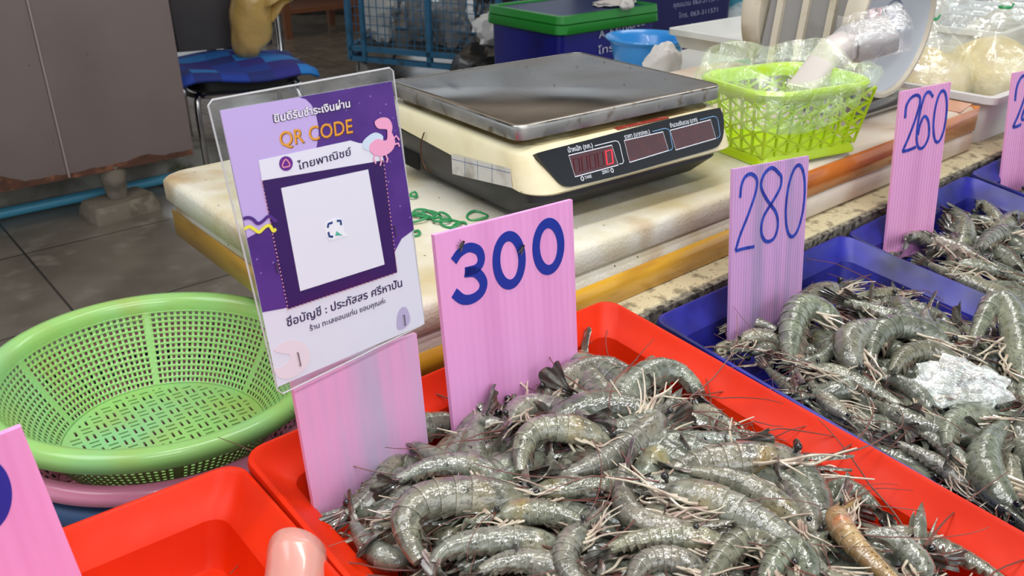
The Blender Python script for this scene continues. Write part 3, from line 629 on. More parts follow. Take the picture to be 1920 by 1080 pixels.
# ------------------------------------------------------------------ nested colanders at the left
cn = Vector((.06, -.02, 1)).normalized(); cc = Vector((.221, .838, .685))
ce = Vector((0, 1, 0)).cross(cn).normalized(); cf = cn.cross(ce)
CM = Matrix((ce, cf, cn)).transposed().to_4x4(); CM.translation = cc
def colander(name, label, mat, rim_r, wall_r0, wall_r1, z_rim, z0, z1, nh, nr, floor=True, rimw=.022, rimdrop=.020, holes_floor=True, mend=None):
    rt = root(name, label, 'colander', mat4=CM, group=None)
    # rim band: rolled outer edge sloping into the wall
    prof = [(wall_r0 - .001, z0), (wall_r0, z0 + .006), (wall_r0 + .004, z_rim - .003), (rim_r - .012, z_rim), (rim_r - .005, z_rim - .001), (rim_r, z_rim - .006), (rim_r + .001, z_rim - rimdrop), (rim_r - .002, z_rim - rimdrop - .003), (rim_r - .005, z_rim - rimdrop), (rim_r - .006, z_rim - .008), (rim_r - .013, z_rim - .005), (wall_r0 + .006, z_rim - .007), (wall_r0 + .0025, z0)]
    obj('rim', MB().lathe(prof + [prof[0]], 128), mat, rt, ang=60)
    # pierced wall
    NA = nh * 2; vs = []; fs = []; NRW = nr * 2 + 1
    for i in range(NRW + 1):
        t = (i - (.10 if i % 2 else -.10)) / NRW if 0 < i < NRW else i / NRW; z = z0 + (z1 - z0) * t; r = wall_r0 + (wall_r1 - wall_r0) * (t ** 1.25)
        for k in range(NA):
            a = 2 * math.pi * (k - (.08 if k % 2 else 0)) / NA; vs.append((r * math.cos(a), r * math.sin(a), z))
    gap = {}
    for i in range(NRW):
        for k in range(NA):
            if i % 2 == 1 and k % 2 == 1 and (mend is None or not mend(k // 2, i // 2)): continue
            k2 = (k + 1) % NA; fs.append((i * NA + k, i * NA + k2, (i + 1) * NA + k2, (i + 1) * NA + k))
    obj('wall', MB().add(vs, fs), mat, rt, solid=.0016, ang=70)
    if floor:
        n = 84; vs = []; fs = []; idx = {}
        st = wall_r1 * 2 / n
        def vid(i, j):
            if (i, j) not in idx:
                x, y = -wall_r1 + i * st, -wall_r1 + j * st; rr = math.hypot(x, y)
                if rr > wall_r1 * .995: x, y = x * wall_r1 * .995 / rr, y * wall_r1 * .995 / rr
                idx[(i, j)] = len(vs); vs.append((x, y, z1))
            return idx[(i, j)]
        for i in range(n):
            for j in range(n):
                x, y = -wall_r1 + (i + .5) * st, -wall_r1 + (j + .5) * st; rr = math.hypot(x, y)
                if rr > wall_r1 + st: continue
                bi, bj = i // 6, j // 6; li, lj = i % 6, j % 6
                hole = (1 <= li <= 4 and lj in (1, 4)) if (bi + bj) % 2 == 0 else (li in (1, 4) and 1 <= lj <= 4)
                if holes_floor and hole and rr < wall_r1 * .93: continue
                fs.append((vid(i, j), vid(i + 1, j), vid(i + 1, j + 1), vid(i, j + 1)))
        obj('bottom', MB().add(vs, fs), mat, rt, solid=.002, smooth=False)
    return rt
greenp = M('green_plastic', '9ed67c', .3, coat=.3, alpha=.92, sss=.15, var=[('a9b95c', 9, .45, .72, 4), ('93d394', 6, .5, .7, 3)])
pinkp = M('pink_plastic', 'e58fae', .3, coat=.3); bluep = M('slate_blue_plastic', '44628f', .35); greyp = M('grey_green_plastic', '6e7a74', .5)
colander('colander', 'pale green round colander on top of the nested stack', greenp, .176, .1535, .106, 0, -.016, -.094, 132, 13, rimdrop=.016, mend=lambda k, r: k % 22 == 5)
colander('colander', 'pink rimmed colander nested under the pale green one', pinkp, .1735, .159, .112, -.040, -.050, -.128, 72, 10, floor=True, rimdrop=.014)
colander('colander', 'slate blue rimmed colander nested under the pink one', bluep, .1705, .161, .114, -.062, -.074, -.155, 60, 8, rimdrop=.022)
colander('colander', 'grey colander lowest in the nested stack', greyp, .1655, .158, .116, -.093, -.103, -.19, 60, 8, rimdrop=.010)
ob = struct('trim_11', MB().lathe([(.10, -.193), (.12, -.195), (.12, -.205), (.11, -.22)], 32, cap0=True, cap1=True), dark); ob.matrix_world = CM
struct('trim_12', MB().box((.225, .845, .235), (.14, .14, .47)), dark, smooth=False)

# ------------------------------------------------------------------ dial scale with two faces
gm = M('grey_enamel', '8f8d8c', .45, var=[('6f6b68', 9, .5, .7, 5), ('8a7a60', 5, .64, .8, 5)]); cwm = M('cream_enamel', 'c9c0ae', .4, var=[('9a8c70', 12, .55, .75, 5)])
DC = onv(1676, 42, .70); ds = root('dial_scale', 'grey dial scale with a round white face behind the lime basket', 'dial scale', (DC.x, .82, .7905))
def disc(y, r, sgn, dx):
    c = Vector((DC.x + dx, y, DC.z)); Rm = Matrix.Rotation(R(90) * sgn, 3, 'X')
    def xf(mb): mb.v = [c + Rm @ p for p in mb.v]; return mb
    obj('dial_case', xf(MB().lathe([(r - .012, -.028), (r - .004, -.026), (r, -.010), (r + .002, .004), (r, .010), (r - .006, .010), (r - .009, .004), (r - .010, -.004)], 64, cap0=True)), cwm, ds, world=True)
    f = obj('dial_face', xf(MB().lathe([(r - .009, .004), (r - .016, -.001), (r * .55, -.004), (.0001, -.005)], 64)), M('dial_white', 'b4b9c0', .2, coat=.6), ds, world=True)
    return xf, f
xf, face_ = disc(.70, .122, 1, 0)
obj('emblem_ring', xf(MB().lathe([(.034, -.003), (.036, -.0028), (.036, -.0034)], 40)), M('emblem_grey', '5f6a86', .4), face_, world=True)
obj('emblem_disc', xf(MB().lathe([(.026, -.0032), (.0001, -.0030)], 40)), M('emblem_pale', 'b9bccb', .4), face_, world=True)
obj('pink_mark', xf(MB().box((-.075, .02, -.002), (.02, .016, .0005)).box((-.052, .02, -.002), (.016, .016, .0005))), M('faded_pink', 'e2b9c0', .5), face_, world=True, smooth=False)
disc(.955, .135, -1, .085)
hs = MB(); hs.loft([[Vector((DC.x + .05 + x, y, z)) for x, y in ((-.10, .74), (.10, .74), (.10, .925), (-.10, .925))] for z in (.80,)] + [[Vector((DC.x + .05 + x, y, 1.06)) for x, y in ((-.075, .76), (.075, .76), (.075, .91), (-.075, .91))]])
obj('housing', hs, gm, ds, world=True, smooth=False, bevel=.004)
for yy in (.79, .84, .89):
    obj('rib', MB().bar((DC.x - .053, yy, .81), (DC.x - .028, yy, 1.055), .012, .010, (1, 0, 0)), cwm, ds, world=True, smooth=False)
obj('base', MB().loft([rrect(.23, .30, .03, 5, (DC.x - .01, .82), .7905), rrect(.235, .305, .03, 5, (DC.x - .01, .82), .796), rrect(.215, .285, .03, 5, (DC.x - .01, .82), .803), rrect(.12, .18, .03, 5, (DC.x, .83), .808)]), M('bright_metal', 'a9aaab', .25, 1, var=[('6f6f70', 9, .5, .7, 4)]), ds, world=True)

# ------------------------------------------------------------------ right hand goods: white trays, tied bags, clear packs
wp = M('white_tray_plastic', 'd9dad6', .3, var=[('bfc0b8', 5, .5, .75, 4)])
def bin_(name, label, cat, c, W, D, z0, z1, mat, rx=.012, flare=.012, rz=0):
    mb = MB().loft([rrect(W - 2 * flare, D - 2 * flare, rx, 4, z=0), rrect(W - .004, D - .004, rx, 4, z=z1 - z0 - .016), rrect(W + .02, D + .02, rx + .006, 4, z=z1 - z0 - .012), rrect(W + .02, D + .02, rx + .006, 4, z=z1 - z0), rrect(W - .010, D - .010, rx, 4, z=z1 - z0), rrect(W - 2 * flare - .012, D - 2 * flare - .012, rx, 4, z=.008)])
    o = obj(name, mb, mat, ang=50); o.location = (c[0], c[1], z0); o.rotation_euler = (0, 0, rz); OFF[o.name] = Vector((c[0], c[1], z0))
    return tag(o, label, cat)
bin_('serving_tray', 'shallow white plastic tray left of the dial scale', 'tray', (1.72, 1.17, 0), .30, .22, .7905, .832, wp)
bin_('foam_box', 'white foam box at the end of the orange taped slab holding tied bags', 'foam box', (1.835, .775, 0), .43, .37, .7045, .792, M('foam_white', 'dededc', .7, bump=(240, .3, 'cell', .001)))
noodle = M('cream_contents', 'dfcf9e', .55, var=[('efe3c0', 22, .45, .65, 3), ('cdb67c', 12, .5, .7, 3)], bump=(60, .8, 'noise', .006))
clearb = film_mat('clear_bag', .10, 'f6f7f4', .12, .14, 24, 1.0, .01)
gtie = M('green_tie', '2c9a5c', .4)
def tied_bag(c, r, h, label, seed):
    rt = root('tied_bag', label, 'tied bag', c); rs = random.Random(seed)
    def blob(rad, hh, z0, amp, n=28, m=14):
        rings = []
        for i in range(m + 1):
            t = i / m; z = z0 + hh * t; rr = rad * (math.sin(math.pi * min(max(t * .93 + .05, .02), .98)) ** .55)
            rings.append([Vector((rr * math.cos(2 * math.pi * k / n), rr * math.sin(2 * math.pi * k / n), z)) + noise.noise_vector(Vector((math.cos(2 * math.pi * k / n), math.sin(2 * math.pi * k / n), t * 2 + seed)) * 2.2) * amp for k in range(n)])
        return MB().loft(rings)
    obj('contents', blob(r * .96, h * .62, .004, r * .07), noodle, rt, sub=1)
    mb = MB(); rings = []; n = 36
    for t, rr in ((0, .2), (.02, .7), (.12, .97), (.3, 1.0), (.5, .94), (.62, .82), (.74, .58), (.84, .30), (.90, .10), (.93, .085), (.97, .16), (1.06, .24), (1.14, .30)):
        rings.append([Vector((r * rr * (1 + (.10 * math.sin(9 * a + seed) if t > .6 else .02)) * math.cos(a), r * rr * math.sin(a), h * t + (.012 * math.sin(3 * a + seed) if t > 1 else 0))) + noise.noise_vector(Vector((math.cos(a) * 2, math.sin(a) * 2, t * 5 + seed))) * r * .07 for a in [2 * math.pi * k / n for k in range(n)]])
    obj('bag_film', mb.loft(rings, True, False), clearb, rt, ang=80)
    obj('tie', MB().tube([(r * .105 * math.cos(2 * math.pi * k / 16), r * .105 * math.sin(2 * math.pi * k / 16), h * .915) for k in range(16)], .003, 6, True).tube([(r * .1, 0, h * .915), (r * .22, -.004, h * .90), (r * .3, -.004, h * .94)], .0018, 6), gtie, rt)
tied_bag((1.725, .775, .712), .098, .20, 'clear tied bag of cream coloured food just right of the dial scale', 3)
tied_bag((1.925, .72, .712), .098, .21, 'clear tied bag of cream coloured food behind the sign at the right edge', 8)
bin_('serving_tray', 'long white tray of clear packs in the top right corner', 'tray', (2.32, 1.02, 0), .50, .46, .7045, .83, wp, flare=.004, rz=R(4))
clamp_ = film_mat('clear_pack', .12, 'f2f5f6', .08, .18, 16, .9, .01); fill = M('pack_filling', 'b9aa96', .6, var=[('8a6f52', 30, .45, .65, 3), ('d8d2c8', 16, .5, .7, 3)])
for k in range(8):
    px_, py_ = 2.15 + (k % 4) * .112, .90 + (k // 4) * .21
    pr = root('clear_pack', 'clear plastic pack of dried food in the long white tray', 'food pack', (px_, py_, .713), R(4), 'clear packs in the long white tray')
    obj('filling', MB().loft([rrect(.085, .15, .02, 4, z=.002), rrect(.088, .16, .02, 4, z=.05), rrect(.06, .12, .02, 4, z=.085)]), fill, pr)
    obj('lid', MB().loft([rrect(.10, .185, .02, 4, z=0), rrect(.102, .188, .02, 4, z=.09), rrect(.098, .184, .02, 4, z=.122), rrect(.07, .15, .02, 4, z=.138)]), clamp_, pr)
    obj('lid_rib', MB().tube([(-.045, 0, .124), (0, 0, .142), (.045, 0, .124)], .003, 6), clamp_, pr)
# crumpled clear bags between the tied bags
def crumple(name, label, cat, c, r, mat, seed, amp=.35, group=None, n=30, m=18, fq=1.6):
    mb = MB(); r = Vector(r); rings = []
    for i in range(m + 1):
        th = math.pi * min(max(i / m, .01), .99); ring = []
        for k in range(n):
            a = 2 * math.pi * k / n; d = Vector((math.sin(th) * math.cos(a), math.sin(th) * math.sin(a), -math.cos(th)))
            f = 1 + amp * (noise.noise(d * fq + Vector((seed, 0, 0))) + .6 * noise.noise(d * fq * 3 + Vector((seed, 5, 0))))
            p = Vector((d.x * r.x, d.y * r.y, d.z * r.z)) * f; p.z = max(p.z, -r.z * .92); ring.append(p + Vector((0, 0, r.z * .92)))
        rings.append(ring)
    o = obj(name, mb.loft(rings), mat, ang=28); o.location = c
    return tag(o, label, cat, group)
brownp = M('brown_paper', 'a8916a', .6)
crumple('plastic_bag', 'crumpled clear bag lying between the two tied bags', 'plastic bag', (1.86, .87, .712), (.085, .06, .075), M('shiny_film', 'dfe3e6', .1, alpha=.5, coat=1), 4, .5)

# ------------------------------------------------------------------ blue basin with white cup behind the pan
bzp = onz(1221, 98, .7052)
basin = root('basin', 'sky blue plastic basin just behind the steel pan', 'basin', (1.80, 1.55, .655), 0)
skyb = M('sky_blue_plastic', '2f8fd8', .3, coat=.3, sss=.1)
obj('body', MB().lathe([(.0001, 0), (.072, 0), (.078, .006), (.098, .085), (.108, .092), (.110, .098), (.106, .100), (.098, .094), (.092, .086), (.072, .012), (.0001, .008)], 64), skyb, basin)
obj('rim', MB().tube([(.109 * math.cos(2 * math.pi * k / 64), .109 * math.sin(2 * math.pi * k / 64), .097) for k in range(64)], .0035, 8, True), skyb, basin)
cupc = at(1236, 118, 1.98)
cup = crumple('foam_scrap', 'torn white foam cup leaning on the blue basin', 'foam cup', Vector((1.715, 1.425, .656)), (.048, .026, .058), M('scrap_white', 'dcd8d4', .55), 11, .25)
cup.rotation_euler = (R(10), 0, -YAW + R(8))
struct('trim_13', MB().box((1.9, 1.5, .625), (.9, .42, .06)), M('white_table', 'cfd0cc', .5), smooth=False, bevel=.004)
struct('trim_14', MB().box((1.6, 1.5, .298), (.05, .3, .594)).box((2.25, 1.5, .298), (.05, .3, .594)), dark, smooth=False)
tag(obj('chopping_board', MB().loft([rrect(.34, .14, .02, 4, z=0), rrect(.34, .14, .02, 4, z=.012)]).xf(Matrix.Translation((2.05, 1.39, .656))), M('green_board', '4f8a66', .5), bevel=.002), 'thin green board lying right of the blue basin', 'board')

# ------------------------------------------------------------------ cool boxes behind
navy = M('navy_plastic', '11147a', .35, var=[('0c0e55', 6, .5, .75, 4)]); grn = M('green_lid', '1f8a2e', .35)
cb = root('cool_box', 'large navy cool box with a bright green lid behind the scale', 'cool box', (2.60, 2.65, 0))
obj('body', MB().loft([rrect(.52, .41, .03, 5, z=0), rrect(.545, .43, .03, 5, z=.585)]), navy, cb, ang=50)
obj('lid', MB().loft([rrect(.575, .455, .04, 6, z=.585), rrect(.585, .465, .04, 6, z=.59), rrect(.58, .46, .04, 6, z=.622)]).loft([rrect(.57, .45, .04, 6, z=.622), rrect(.58, .46, .04, 6, z=.627), rrect(.57, .45, .035, 6, z=.655), rrect(.52, .40, .03, 6, z=.655), rrect(.51, .39, .03, 6, z=.645)]), grn, cb, ang=50)
obj('lid_top', MB().loft([rrect(.51, .39, .03, 6, z=.646), rrect(.51, .39, .03, 6, z=.649)]), M('lid_blue', '2b3a68', .4), cb)
pcb = Plane(Vector((2.60, 2.65 - .2155, .3)), Vector((1, 0, 0)), Vector((0, 0, 1)))
cbm = Matrix.Translation((2.60, 2.65, 0)).inverted() @ pcb.matrix()
wl_ = M('white_marker', 'c9cce0', .6)
for body, a_, b_2, h_ in (('A. 63/706/02', (1122, 72), (1208, 46), 14), ('โทร', (1120, 102), (1150, 95), 14)):
    o_ = lettering('lettering', body, pcb, a_, b_2, h_, wl_, cb, .003); o_.matrix_local = cbm
crumple('plastic_scrap', 'white scrap of plastic caught on the green lid', 'plastic scrap', (2.66, 2.41, .6555), (.035, .02, .02), M('scrap_white', 'dcd8d4', .55), 5, .4)
crumple('plastic_sheet', 'white plastic sheet lying on the green lid', 'plastic sheet', (2.74, 2.55, .6505), (.11, .06, .012), M('scrap_white', 'dcd8d4', .55), 6, .35)
cb2 = root('cool_box', 'tall dark navy box with phone numbers in white marker', 'cool box', (3.32, 2.86, 0), R(-15))
obj('body', MB().loft([rrect(.60, .5, .03, 5, z=0), rrect(.60, .5, .03, 5, z=1.0)]), M('deep_navy', '0b0b52', .4), cb2, ang=50)
m2 = Matrix.LocRotScale(Vector((3.32, 2.86, 0)), Euler((0, 0, R(-15))), None)
p2o = m2 @ Vector((0, -.2515, .5)); pcb2 = Plane(p2o, m2.to_3x3() @ Vector((1, 0, 0)), Vector((0, 0, 1)))
for body, a_, b_2, h_ in (('คุณนวน 063-311571', (1262, 14), (1345, 1), 9), ('โทร. 063-311571', (1272, 34), (1345, 22), 9), ('แฟกซ์. 062-315200', (1276, 56), (1346, 44), 9)):
    o_ = lettering('lettering', body, pcb2, a_, b_2, h_, M('white_marker_dim', '9fa3c4', .6), cb2, .003); o_.matrix_local = m2.inverted() @ pcb2.matrix()
tl = root('fish_bag', 'teal and white printed sack beside the dark navy box', 'sack', (3.86, 2.72, 0))
tm = MB().loft([rrect(.34, .22, .06, 5, z=0), rrect(.40, .26, .08, 5, z=.25), rrect(.38, .24, .08, 5, z=.6), rrect(.30, .10, .04, 5, z=.9)])
obj('body', tm, M('teal_print', '2f8ea6', .5, var=[('d6e2e4', 6, .5, .56, 2, (1, 1, 2))]), tl)
obj('window', MB().box((-.04, -.125, .30), (.12, .03, .16)), M('dark_window', '30383c', .4), tl, bevel=.01)

# ------------------------------------------------------------------ roll cage with bags, black sack
cg = root('roll_cage', 'blue metal roll cage trolley of plastic bags behind the pan', 'trolley', (2.67, 4.62, 0))
cage = M('cage_blue', '2f6c92', .45, var=[('274c66', 12, .5, .7, 3)]); ca_ = Vector((.436, -.9, 0)); cbv = Vector((.75, .66, 0)).normalized()
def cp(a, b, z): return ca_ * a + cbv * b + Vector((0, 0, z))
for a, b in ((0, 0), (.54, 0), (.98, 0), (0, .7), (.98, .7)): obj('post', MB().bar(cp(a, b, .13), cp(a, b, 1.25), .03, .03, ca_), cage, cg, smooth=False)
obj('post', MB().bar(cp(.10, -.01, .13), cp(.10, -.01, 1.2), .025, .025, ca_), cage, cg, smooth=False)
for z in (.20, .14):
    for a0, b0, a1, b1 in ((0, 0, .98, 0), (0, .7, .98, .7), (0, 0, 0, .7), (.98, 0, .98, .7)): obj('rail', MB().bar(cp(a0, b0, z), cp(a1, b1, z), .03, .03), cage, cg, smooth=False)
obj('deck', MB().loft([[cp(0, 0, .19), cp(.98, 0, .19), cp(.98, .7, .19), cp(0, .7, .19)], [cp(0, 0, .205), cp(.98, 0, .205), cp(.98, .7, .205), cp(0, .7, .205)]]), M('deck_dark', '1b2226', .6), cg, smooth=False)
gr = MB()
for k in range(1, 20): gr.bar(cp(k * .049, .005, .2), cp(k * .049, .005, 1.2), .004, .004, ca_)
for k in range(18): gr.bar(cp(0, .005, .24 + k * .05), cp(.98, .005, .24 + k * .05), .004, .004)
obj('mesh_panel', gr, cage, cg, smooth=False)
for a, b in ((.06, .04), (.92, .04), (.06, .66), (.92, .66)):
    wh = obj('wheel', MB().lathe([(.001, -.016), (.055, -.016), (.06, -.010), (.06, .010), (.055, .016), (.001, .016)], 24, cap0=True, cap1=True).xf(Matrix.Translation(cp(a, b, .0605)) @ Matrix.Rotation(R(90), 4, 'Y')), M('grey_rubber', '8f8b86', .6), cg)
    obj('fork', MB().bar(cp(a, b, .14), cp(a, b, .06), .05, .012, cbv), M('dark_metal', '2a2a2c', .4, .8), wh, smooth=False)
greyb = M('grey_film', '8d9094', .2, alpha=.75, coat=.6, bump=(16, .8, 'noise', .01)); wb = M('white_sack', 'cfd1d0', .5, bump=(14, .6, 'noise', .01), var=[('a9adb0', 5, .5, .7, 3)])
for k, (a, b, rx, rz_, mt, lab) in enumerate(((.14, .25, .085, .20, wb, 'white sack at the left end of the roll cage'), (.38, .38, .085, .15, greyb, 'grey plastic bag filling the middle of the roll cage'), (.62, .27, .085, .17, greyb, 'grey plastic bag at the right of the roll cage'), (.86, .40, .075, .20, M('dark_film', '35383e', .25, coat=.6, bump=(16, .8, 'noise', .01)), 'dark plastic bag at the right end of the roll cage'))):
    crumple('plastic_bag', lab, 'plastic bag', Vector((2.67, 4.62, .207)) + cp(a, b, 0), (rx, .14, rz_), mt, 20 + k, .35)
crumple('trash_bag', 'black rubbish bag slumped on the floor behind the pan', 'rubbish bag', onz(935, 196, 0), (.27, .17, .20), M('black_film', '121214', .3, coat=.3, bump=(9, .8, 'noise', .01)), 31, .3)
crumple('plastic_bag', 'crumpled white plastic on the black rubbish bag', 'plastic bag', onz(945, 84, .37), (.15, .06, .09), wb, 33, .45)

# ------------------------------------------------------------------ grey counter, kerb, pipe
taupe = M('taupe_panel', '7d6f6c', .45, var=[('746663', 3, .4, .7, 3)], spots=('5a4a44', 9, .03)); rust = M('rust_edge', '5b3a2c', .85, var=[('8a5a40', 30, .5, .65, 4), ('39261e', 16, .5, .7, 4)])
ctr = root('counter_cabinet', 'taupe sheet metal counter with a rusted lower edge at top left', 'cabinet', (.2, 3.5, 0))
obj('door', MB().box((-.27, -.30, .74), (1.49, .02, 1.11)), taupe, ctr, smooth=False, bevel=.003)
obj('door', MB().box((.704, -.30, .74), (.448, .02, 1.11)), taupe, ctr, smooth=False, bevel=.003)
obj('carcass', MB().box((.0, .05, .75), (1.84, .62, 1.10)), M('taupe_dark', '5d5250', .6), ctr, smooth=False)
obj('seam_strip', MB().box((.478, -.311, .74), (.006, .006, 1.11)), M('seam_pale', 'a09390', .4), ctr, smooth=False)
edge = MB(); rgx = random.Random(2); pts_t = []
xs = [-1.0 + k * .02 for k in range(97)]
def rh(x): return .014 + .010 * noise.noise(Vector((x * 9, 1, 0))) + .05 * math.exp(-((x - .22) / .075) ** 2) + .012 * math.exp(-((x - .74) / .05) ** 2) + .006 * noise.noise(Vector((x * 40, 2, 0)))
edge.loft([[Vector((x, -.3125, .180)), Vector((x, -.3125, .186 + rh(x))), Vector((x, -.309, .186 + rh(x))), Vector((x, -.309, .180))] for x in xs])
obj('rusted_edge', edge, rust, ctr, smooth=False)
obj('top', MB().box((0, 0, 1.32), (1.9, .70, .05)), M('counter_steel', '77777a', .35, .7), ctr, smooth=False)
obj('lock', MB().lathe([(.001, 0), (.012, 0), (.014, .006), (.010, .010)], 16, cap1=True).xf(Matrix.Translation((.33, -.312, .787)) @ Matrix.Rotation(R(90), 4, 'X')), M('lock_dark', '2a2322', .4), ctr)
for x in (.635, -.6):
    obj('leg', MB().lathe([(.034, .062), (.040, .10), (.054, .19)], 20, (x, -.26, 0), True, True), M('concrete_leg', '867d70', .8, var=[('5f584d', 14, .45, .7, 4)]), ctr)
for x, lab in ((.635, 'rough concrete block under the leg of the taupe counter'), (-.6, 'concrete block under the hidden left leg of the counter')):
    blk_ = MB().loft([rrect(.25, .16, .01, 3, z=0), rrect(.245, .155, .015, 3, z=.035), rrect(.22, .14, .02, 3, z=.062)])
    blk_.fn(lambda p: p + noise.noise_vector(p * 18) * .006 if p.z > .01 else p)
    o_ = tag(obj('concrete_block', blk_, M('concrete', '7d7466', .85, var=[('57503f', 9, .5, .7, 5), ('94897a', 16, .55, .7, 4)], bump=(60, .6)), sub=0), lab, 'concrete block'); o_.location = (.2 + x, 3.235, 0); o_.rotation_euler = (0, 0, R(8))
struct('trim_15', MB().box((.0, 3.62, .055), (5.0, .28, .11)), M('mossy_kerb', 'b5afa4', .8, var=[('4b5230', 7, .5, .68, 5), ('6b665e', 4, .45, .7, 4)]), smooth=False, bevel=.01)
tag(obj('water_pipe', MB().tube([(-2, 3.46, .021), (.4, 3.455, .021), (.9, 3.45, .021), (1.3, 3.46, .021), (2.0, 3.45, .021)], .020, 12), M('pipe_blue', '5fb4d6', .4)), 'pale blue water pipe along the floor under the taupe counter', 'pipe')

# ------------------------------------------------------------------ chair with cushion and bag
ch = root('chair', 'black padded chrome chair right of the taupe counter', 'chair', (1.44, 3.42, 0), R(-14))
chrome = M('chrome', 'b9b4b4', .18, 1); vin = M('black_vinyl', '151517', .4)
obj('seat', MB().loft([rrect(.40, .38, .10, 6, z=.375), rrect(.44, .42, .12, 6, z=.39), rrect(.44, .42, .12, 6, z=.42), rrect(.40, .38, .10, 6, z=.435)]), vin, ch)
def leg_(pts, nm='leg'): return obj(nm, MB().tube(spline([Vector(p) for p in pts], 6), .012, 10), chrome, ch)
for sx in (-1, 1):
    leg_([(sx * .18, -.17, .38), (sx * .20, -.21, .32), (sx * .20, -.22, .0)]); leg_([(sx * .18, .17, .38), (sx * .20, .21, .30), (sx * .20, .23, .0)])
    leg_([(sx * .21, .20, .37), (sx * .235, .235, .45), (sx * .235, .27, .72), (sx * .22, .30, .95)], 'back_upright')
obj('seat_rail', MB().tube([p + Vector((0, 0, 0)) for p in rrect(.44, .43, .10, 6, z=.372)], .010, 8, True), chrome, ch)
obj('backrest', MB().loft([rrect(.40, .03, .012, 4, (0, .235), .47), rrect(.41, .035, .014, 4, (0, .255), .62), rrect(.40, .03, .012, 4, (0, .285), .86)]), M('dark_vinyl', '2b2427', .5), ch)
def patch_mat():
    m = M('patchwork', '1c4fae', .8); N, L = m.node_tree.nodes, m.node_tree.links; b = N['Principled BSDF']
    tc = N.new('ShaderNodeTexCoord'); mp = N.new('ShaderNodeMapping'); mp.inputs['Scale'].default_value = (10, 10, 10); sn = N.new('ShaderNodeVectorMath'); sn.operation = 'FLOOR'
    wn_ = N.new('ShaderNodeTexWhiteNoise'); wn_.noise_dimensions = '3D'; cr = N.new('ShaderNodeValToRGB'); cr.color_ramp.interpolation = 'CONSTANT'
    L.new(tc.outputs['Object'], mp.inputs[0]); L.new(mp.outputs[0], sn.inputs[0]); L.new(sn.outputs[0], wn_.inputs['Vector']); L.new(wn_.outputs['Value'], cr.inputs[0]); L.new(cr.outputs[0], b.inputs['Base Color'])
    els = cr.color_ramp.elements; els[0].color = (*lin('1d3fa0'), 1); els[1].position = .25; els[1].color = (*lin('2a7fd0'), 1)
    for p_, c_ in ((.45, '2f2f8a'), (.62, '1f6ec4'), (.80, '3d5a58'), (.88, '20307a')): e_ = els.new(p_); e_.color = (*lin(c_), 1)
    return m
cush = MB(); rings = []
for i in range(15):
    for_ = []
    y = -.26 + .50 * i / 14
    rings.append([Vector((x, y, .440 + .010 * math.sin(x * 14 + y * 9) - max(0, abs(x) - .225) * .5 - max(0, -y - .225) * .5)) for x in [-.27 + .54 * k / 16 for k in range(17)]])
mb = MB().loft(rings, False, False, closed=False)
o_ = tag(obj('seat_cloth', mb, patch_mat(), solid=.014), 'blue patchwork cloth spread over the seat of the chrome chair', 'cloth'); o_.location = (1.44, 3.42, .008); o_.rotation_euler = (0, 0, R(-14))
amb = M('amber_bag', 'c6a25c', .3, coat=.5, alpha=.95, bump=(14, .8, 'noise', .012), var=[('c7ab68', 9, .5, .7, 4), ('7c6234', 6, .55, .75, 4)])
bgm = MB(); rings = []
base_p = Vector((1.51, 3.44, .462))
for i in range(15):
    t = i / 14; ring = []
    for k in range(28):
        a = 2 * math.pi * k / 28; rx = .085 * (1 - .12 * t) * (math.sin(math.pi * min(.5, .12 + t * 1.2)) ** .7); ry = rx * .7
        p = Vector((rx * math.cos(a), ry * math.sin(a), .36 * t)) + Vector((.06 * t, 0, 0)); ring.append(p + noise.noise_vector(p * 14) * .014)
    rings.append(ring)
ab = root('amber_bag', 'golden brown plastic bag standing on the patchwork chair cloth', 'plastic bag', base_p, -YAW)
obj('bag_body', bgm.loft(rings), amb, ab, ang=60)
obj('bag_handle', MB().tube(spline([Vector(p) for p in ((.07, -.02, .20), (.13, -.03, .235), (.185, -.02, .25), (.19, 0, .235), (.14, .01, .20), (.08, .02, .13))], 6), [.016 + .012 * math.sin(k * .3) ** 2 for k in range(31)], 8, flat=.5), amb, ab)
# things further off, top left
rb = root('gas_bottle', 'red rounded container far behind the chair', 'container', (2.16, 5.85, .0))
obj('body', MB().lathe([(.001, .30), (.12, .31), (.16, .36), (.16, .60), (.12, .68), (.04, .70), (.001, .70)], 32), M('red_paint', '8f1526', .35), rb)
obj('stand', MB().box((0, 0, .285), (.5, .4, .03)).box((.2, -.15, .14), (.05, .05, .28)).box((-.2, -.15, .14), (.05, .05, .28)).box((.2, .15, .14), (.05, .05, .28)).box((-.2, .15, .14), (.05, .05, .28)), M('dark_metal', '2a2a2c', .4, .8), rb, smooth=False)
obj('stripe', MB().lathe([(.1612, .44), (.1612, .49)], 32), M('stripe_pale', 'd8b8b8', .5), rb)
shelf = root('rack', 'rusty brown shelf rack far behind the roll cage', 'rack', (3.35, 6.4, 0))
for x in (-.3, .3):
    for y in (-.2, .2): obj('upright', MB().box((x, y, .6), (.05, .05, 1.2)), M('rust_brown', '7b4a2c', .7), shelf, smooth=False)
for z in (.2, .55, .9): obj('shelf_board', MB().box((0, 0, z), (.66, .46, .03)), M('rust_brown', '7b4a2c', .7), shelf, smooth=False)
